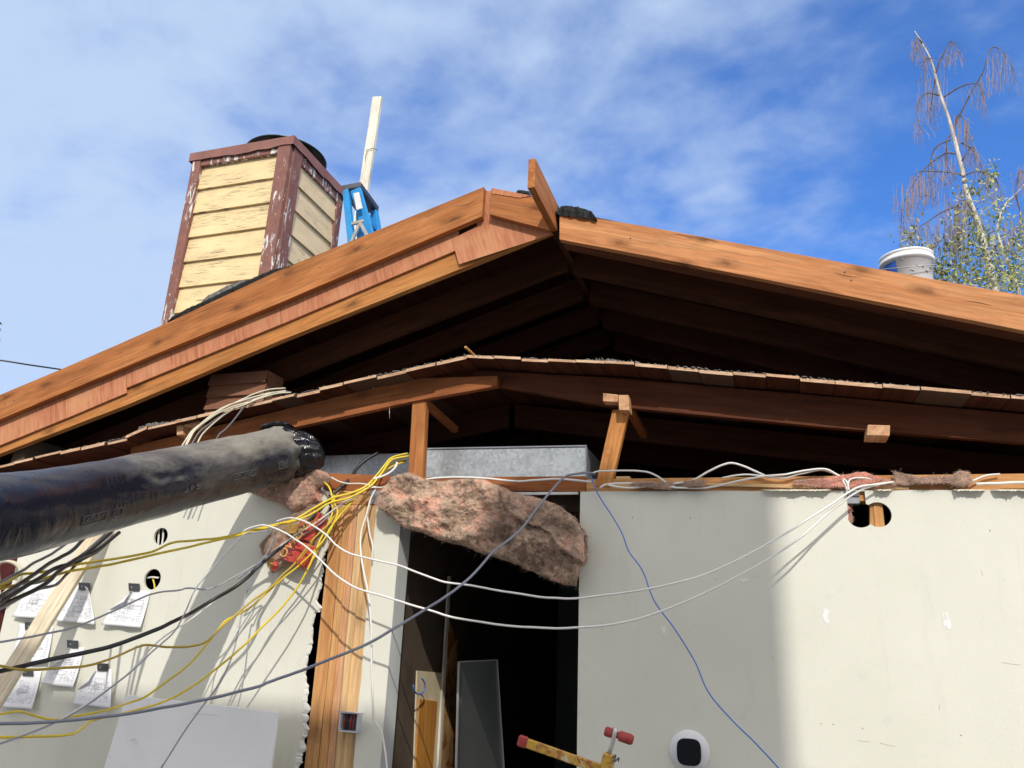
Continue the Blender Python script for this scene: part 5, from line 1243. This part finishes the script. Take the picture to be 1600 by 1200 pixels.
# along the right wall top
cable([(665, 749), (699, 746), (746, 746.5), (805, 752), (841, 750), (884, 749), (927, 753)], [(0, 3.59), (6, 3.585)], .0055, 'cable_white', 'white cable lying along the plate above the insulation slab', group='white cables')
cable([(915, 740), (927, 739), (937, 736.5), (975, 735), (1008, 736.5), (1027, 744), (1041, 754), (1056, 763)], [(0, 3.58), (7, 3.585)], .0042, 'cable_white', 'white wire passing over the leaning post foot', group='white cables')
cable([(937, 762), (951, 756.5), (987, 755.5), (1046, 755.5), (1082, 750), (1106, 738), (1129, 727.5), (1144, 724), (1165, 729), (1196, 743), (1202, 747)], [(0, 3.58), (10, 3.6)], .0048, 'cable_white', 'white cable with a raised hump above the right plate', group='white cables')
cable([(951, 758), (982, 762), (1022, 758), (1058, 762), (1094, 763), (1117, 760), (1153, 751), (1189, 745), (1224, 742), (1240, 739), (1262, 735), (1287, 733), (1301, 738), (1314, 747.5), (1322, 763), (1323, 772)], [(0, 3.578), (15, 3.585)], .0045, 'cable_white', 'white cable along the right plate dropping into the grey box', group='white cables')
cable([(1129, 746.5), (1165, 742), (1200, 745), (1224, 746.5), (1246, 740.5), (1260, 738), (1285, 734), (1308, 742), (1322, 752), (1327, 766)], [(0, 3.6), (9, 3.58)], .0042, 'cable_white', 'shorter white cable joining the grey box from the plate', group='white cables')
cable([(1325, 766), (1327, 752), (1334.5, 747.5), (1350, 747), (1362, 750)], [(0, 3.58), (4, 3.59)], .0040, 'cable_white', 'small white cable arch above the grey box', group='white cables')
cable([(1525, 756.5), (1555, 756), (1600, 753), (1680, 752)], [(0, 3.585), (3, 3.585)], .0060, 'cable_white', 'thick white cable on the plate at the right edge', group='white cables')
cable([(1519, 752), (1539, 744), (1562, 741)], [(0, 3.585), (2, 3.6)], .0040, 'cable_white', 'short white wire tail sticking up near the right edge', group='white cables')
P = [(922, 740), (926, 752), (935, 772), (957, 807), (972, 833), (983, 862), (1005, 894), (1022, 938), (1053, 982), (1084, 1030), (1106, 1080), (1141, 1122), (1180, 1161), (1217, 1200), (1255, 1240)]
cable(P, [(0, 3.58), (3, 3.57), (14, 3.40)], .0030, 'cable_blue', 'thin blue wire hanging diagonally down the right wall', cat='wire')
# over the lower roof edge, down behind the duct
base = [(275, 697), (298, 672), (327.5, 649), (351, 635.5), (374, 627), (397, 618), (420.5, 611), (446, 607.5)]
desc = ('outermost cream', 'second cream', 'third cream', 'fourth cream', 'innermost grey green')
for k in range(5):
    dx, dy = (0, 4, 11, 14, 21)[k], (0, 2.2, .6, 3.5, 2.8)[k]
    P = [(x+dx*(1-.7*i/7)+3*math.sin(k*2.1+i*.9), y+dy*(i/7)+dx*.15+1.6*math.sin(k*1.7+i*.8)) for i, (x, y) in enumerate(base)]; P[0] = (P[0][0]-6, P[0][1]+22); P.insert(1, (P[0][0]*.4+P[1][0]*.6, P[0][1]*.4+P[1][1]*.6))
    cable(P, [(0, 3.30), (3, 3.40), (5, 3.44), (8, 3.62)], .0044, ('cable_cream', 'cable_cream', 'cable_cream', 'cable_grey', 'cable_cream')[k], desc[k] + ' cable of the bunch draped over the low roof edge behind the duct', group='cream cables over the low roof')
cable([(330, 706), (341, 681), (353, 670), (370, 651), (384, 632), (392, 624)], [(0, 3.38), (5, 3.46)], .0050, 'cable_grey', 'single grey cable hanging apart from the bunch on the low roof edge')
# dark bunch at the left
def oL(*pts): return [(x/4.615, 860+y/4.615) for x, y in pts]
dk = [(oL((640, -120), (520, 0), (380, 80), (280, 150), (180, 220), (70, 290), (0, 340), (-90, 400)), .0085, 'cable_black', 'uppermost black cable of the bunch crossing the timber prop'),
      (oL((800, -130), (650, 0), (540, 80), (400, 130), (300, 190), (150, 280), (0, 380), (-90, 430)), .0085, 'cable_black', 'middle black cable of the bunch crossing the timber prop'),
      (oL((860, -130), (690, 0), (560, 60), (430, 150), (330, 240), (150, 335), (0, 405), (-90, 450)), .0085, 'cable_black', 'lowest black cable of the bunch crossing the timber prop'),
      (oL((560, -100), (410, 0), (250, 90), (100, 175), (0, 230), (-90, 280)), .0060, 'cable_grey', 'grey cable above the black bunch at the left edge'),
      (oL((840, -110), (700, 10), (580, 80), (470, 180), (400, 250), (250, 290), (100, 370), (0, 420), (-90, 470)), .0060, 'cable_grey', 'grey cable sagging below the black bunch'),
      (oL((760, -120), (620, 10), (480, 100), (330, 215), (190, 250), (60, 330), (0, 360), (-90, 410)), .0055, 'cable_grey', 'dull grey cable inside the black bunch')]
for P, r_, m_, lab in dk: cable(P, [(0, 3.0), (len(P)-1, 2.0)], r_, m_, lab, group='dark cables')

# ------------------------------------------------------------------ unseen shade caster behind the viewer, house shape added for the lower walls' shade
nb = thing('shade_caster', 'unseen house shape added behind the viewer to throw shade', 'shade caster', (0, -8, 0))
YN = -5.0
def shade(px, py, Y0=D):                      # point on plane YN that shades the wall point seen at (px, py)
    p = U(px, py, Y0); t = (p.y-YN)/(-sdir.y); return p + sdir*t
ra = shade(0, 1075); rb2 = shade(640, 1110); ctl = shade(800, 735); ctr = shade(1198, 775)
zr = (ra.z+rb2.z)/2
xe_r = shade(1214, 1190).x
prism('wall', [(-6, YN-.3, 0.002), (xe_r+3.0, YN-.3, 0.002), (xe_r+3.0, YN-.3, zr-1.3), (-6, YN-.3, zr-1.3)], (0, -7, 0), 'caster_wall', nb, bev=0)
rz2 = shade(1300, 1215).z
prism('roof', [(-6.5, YN, zr), (ctl.x, YN, zr), (ctr.x, YN, rz2), (xe_r+3.5, YN, rz2-.7), (xe_r+3.5, YN, zr-2.2), (-6.5, YN, zr-1.5)], (0, -6, 0), 'caster_roof', nb, bev=0)
prism('chimney', [(ctl.x, YN+.1, zr-1.), (ctr.x, YN+.1, zr-1.), (ctr.x, YN+.1, ctr.z), (ctl.x, YN+.1, ctl.z)], (0, -.7, 0), 'brick', nb, bev=0)  # added box, shaped to throw the tall shade band on the wall
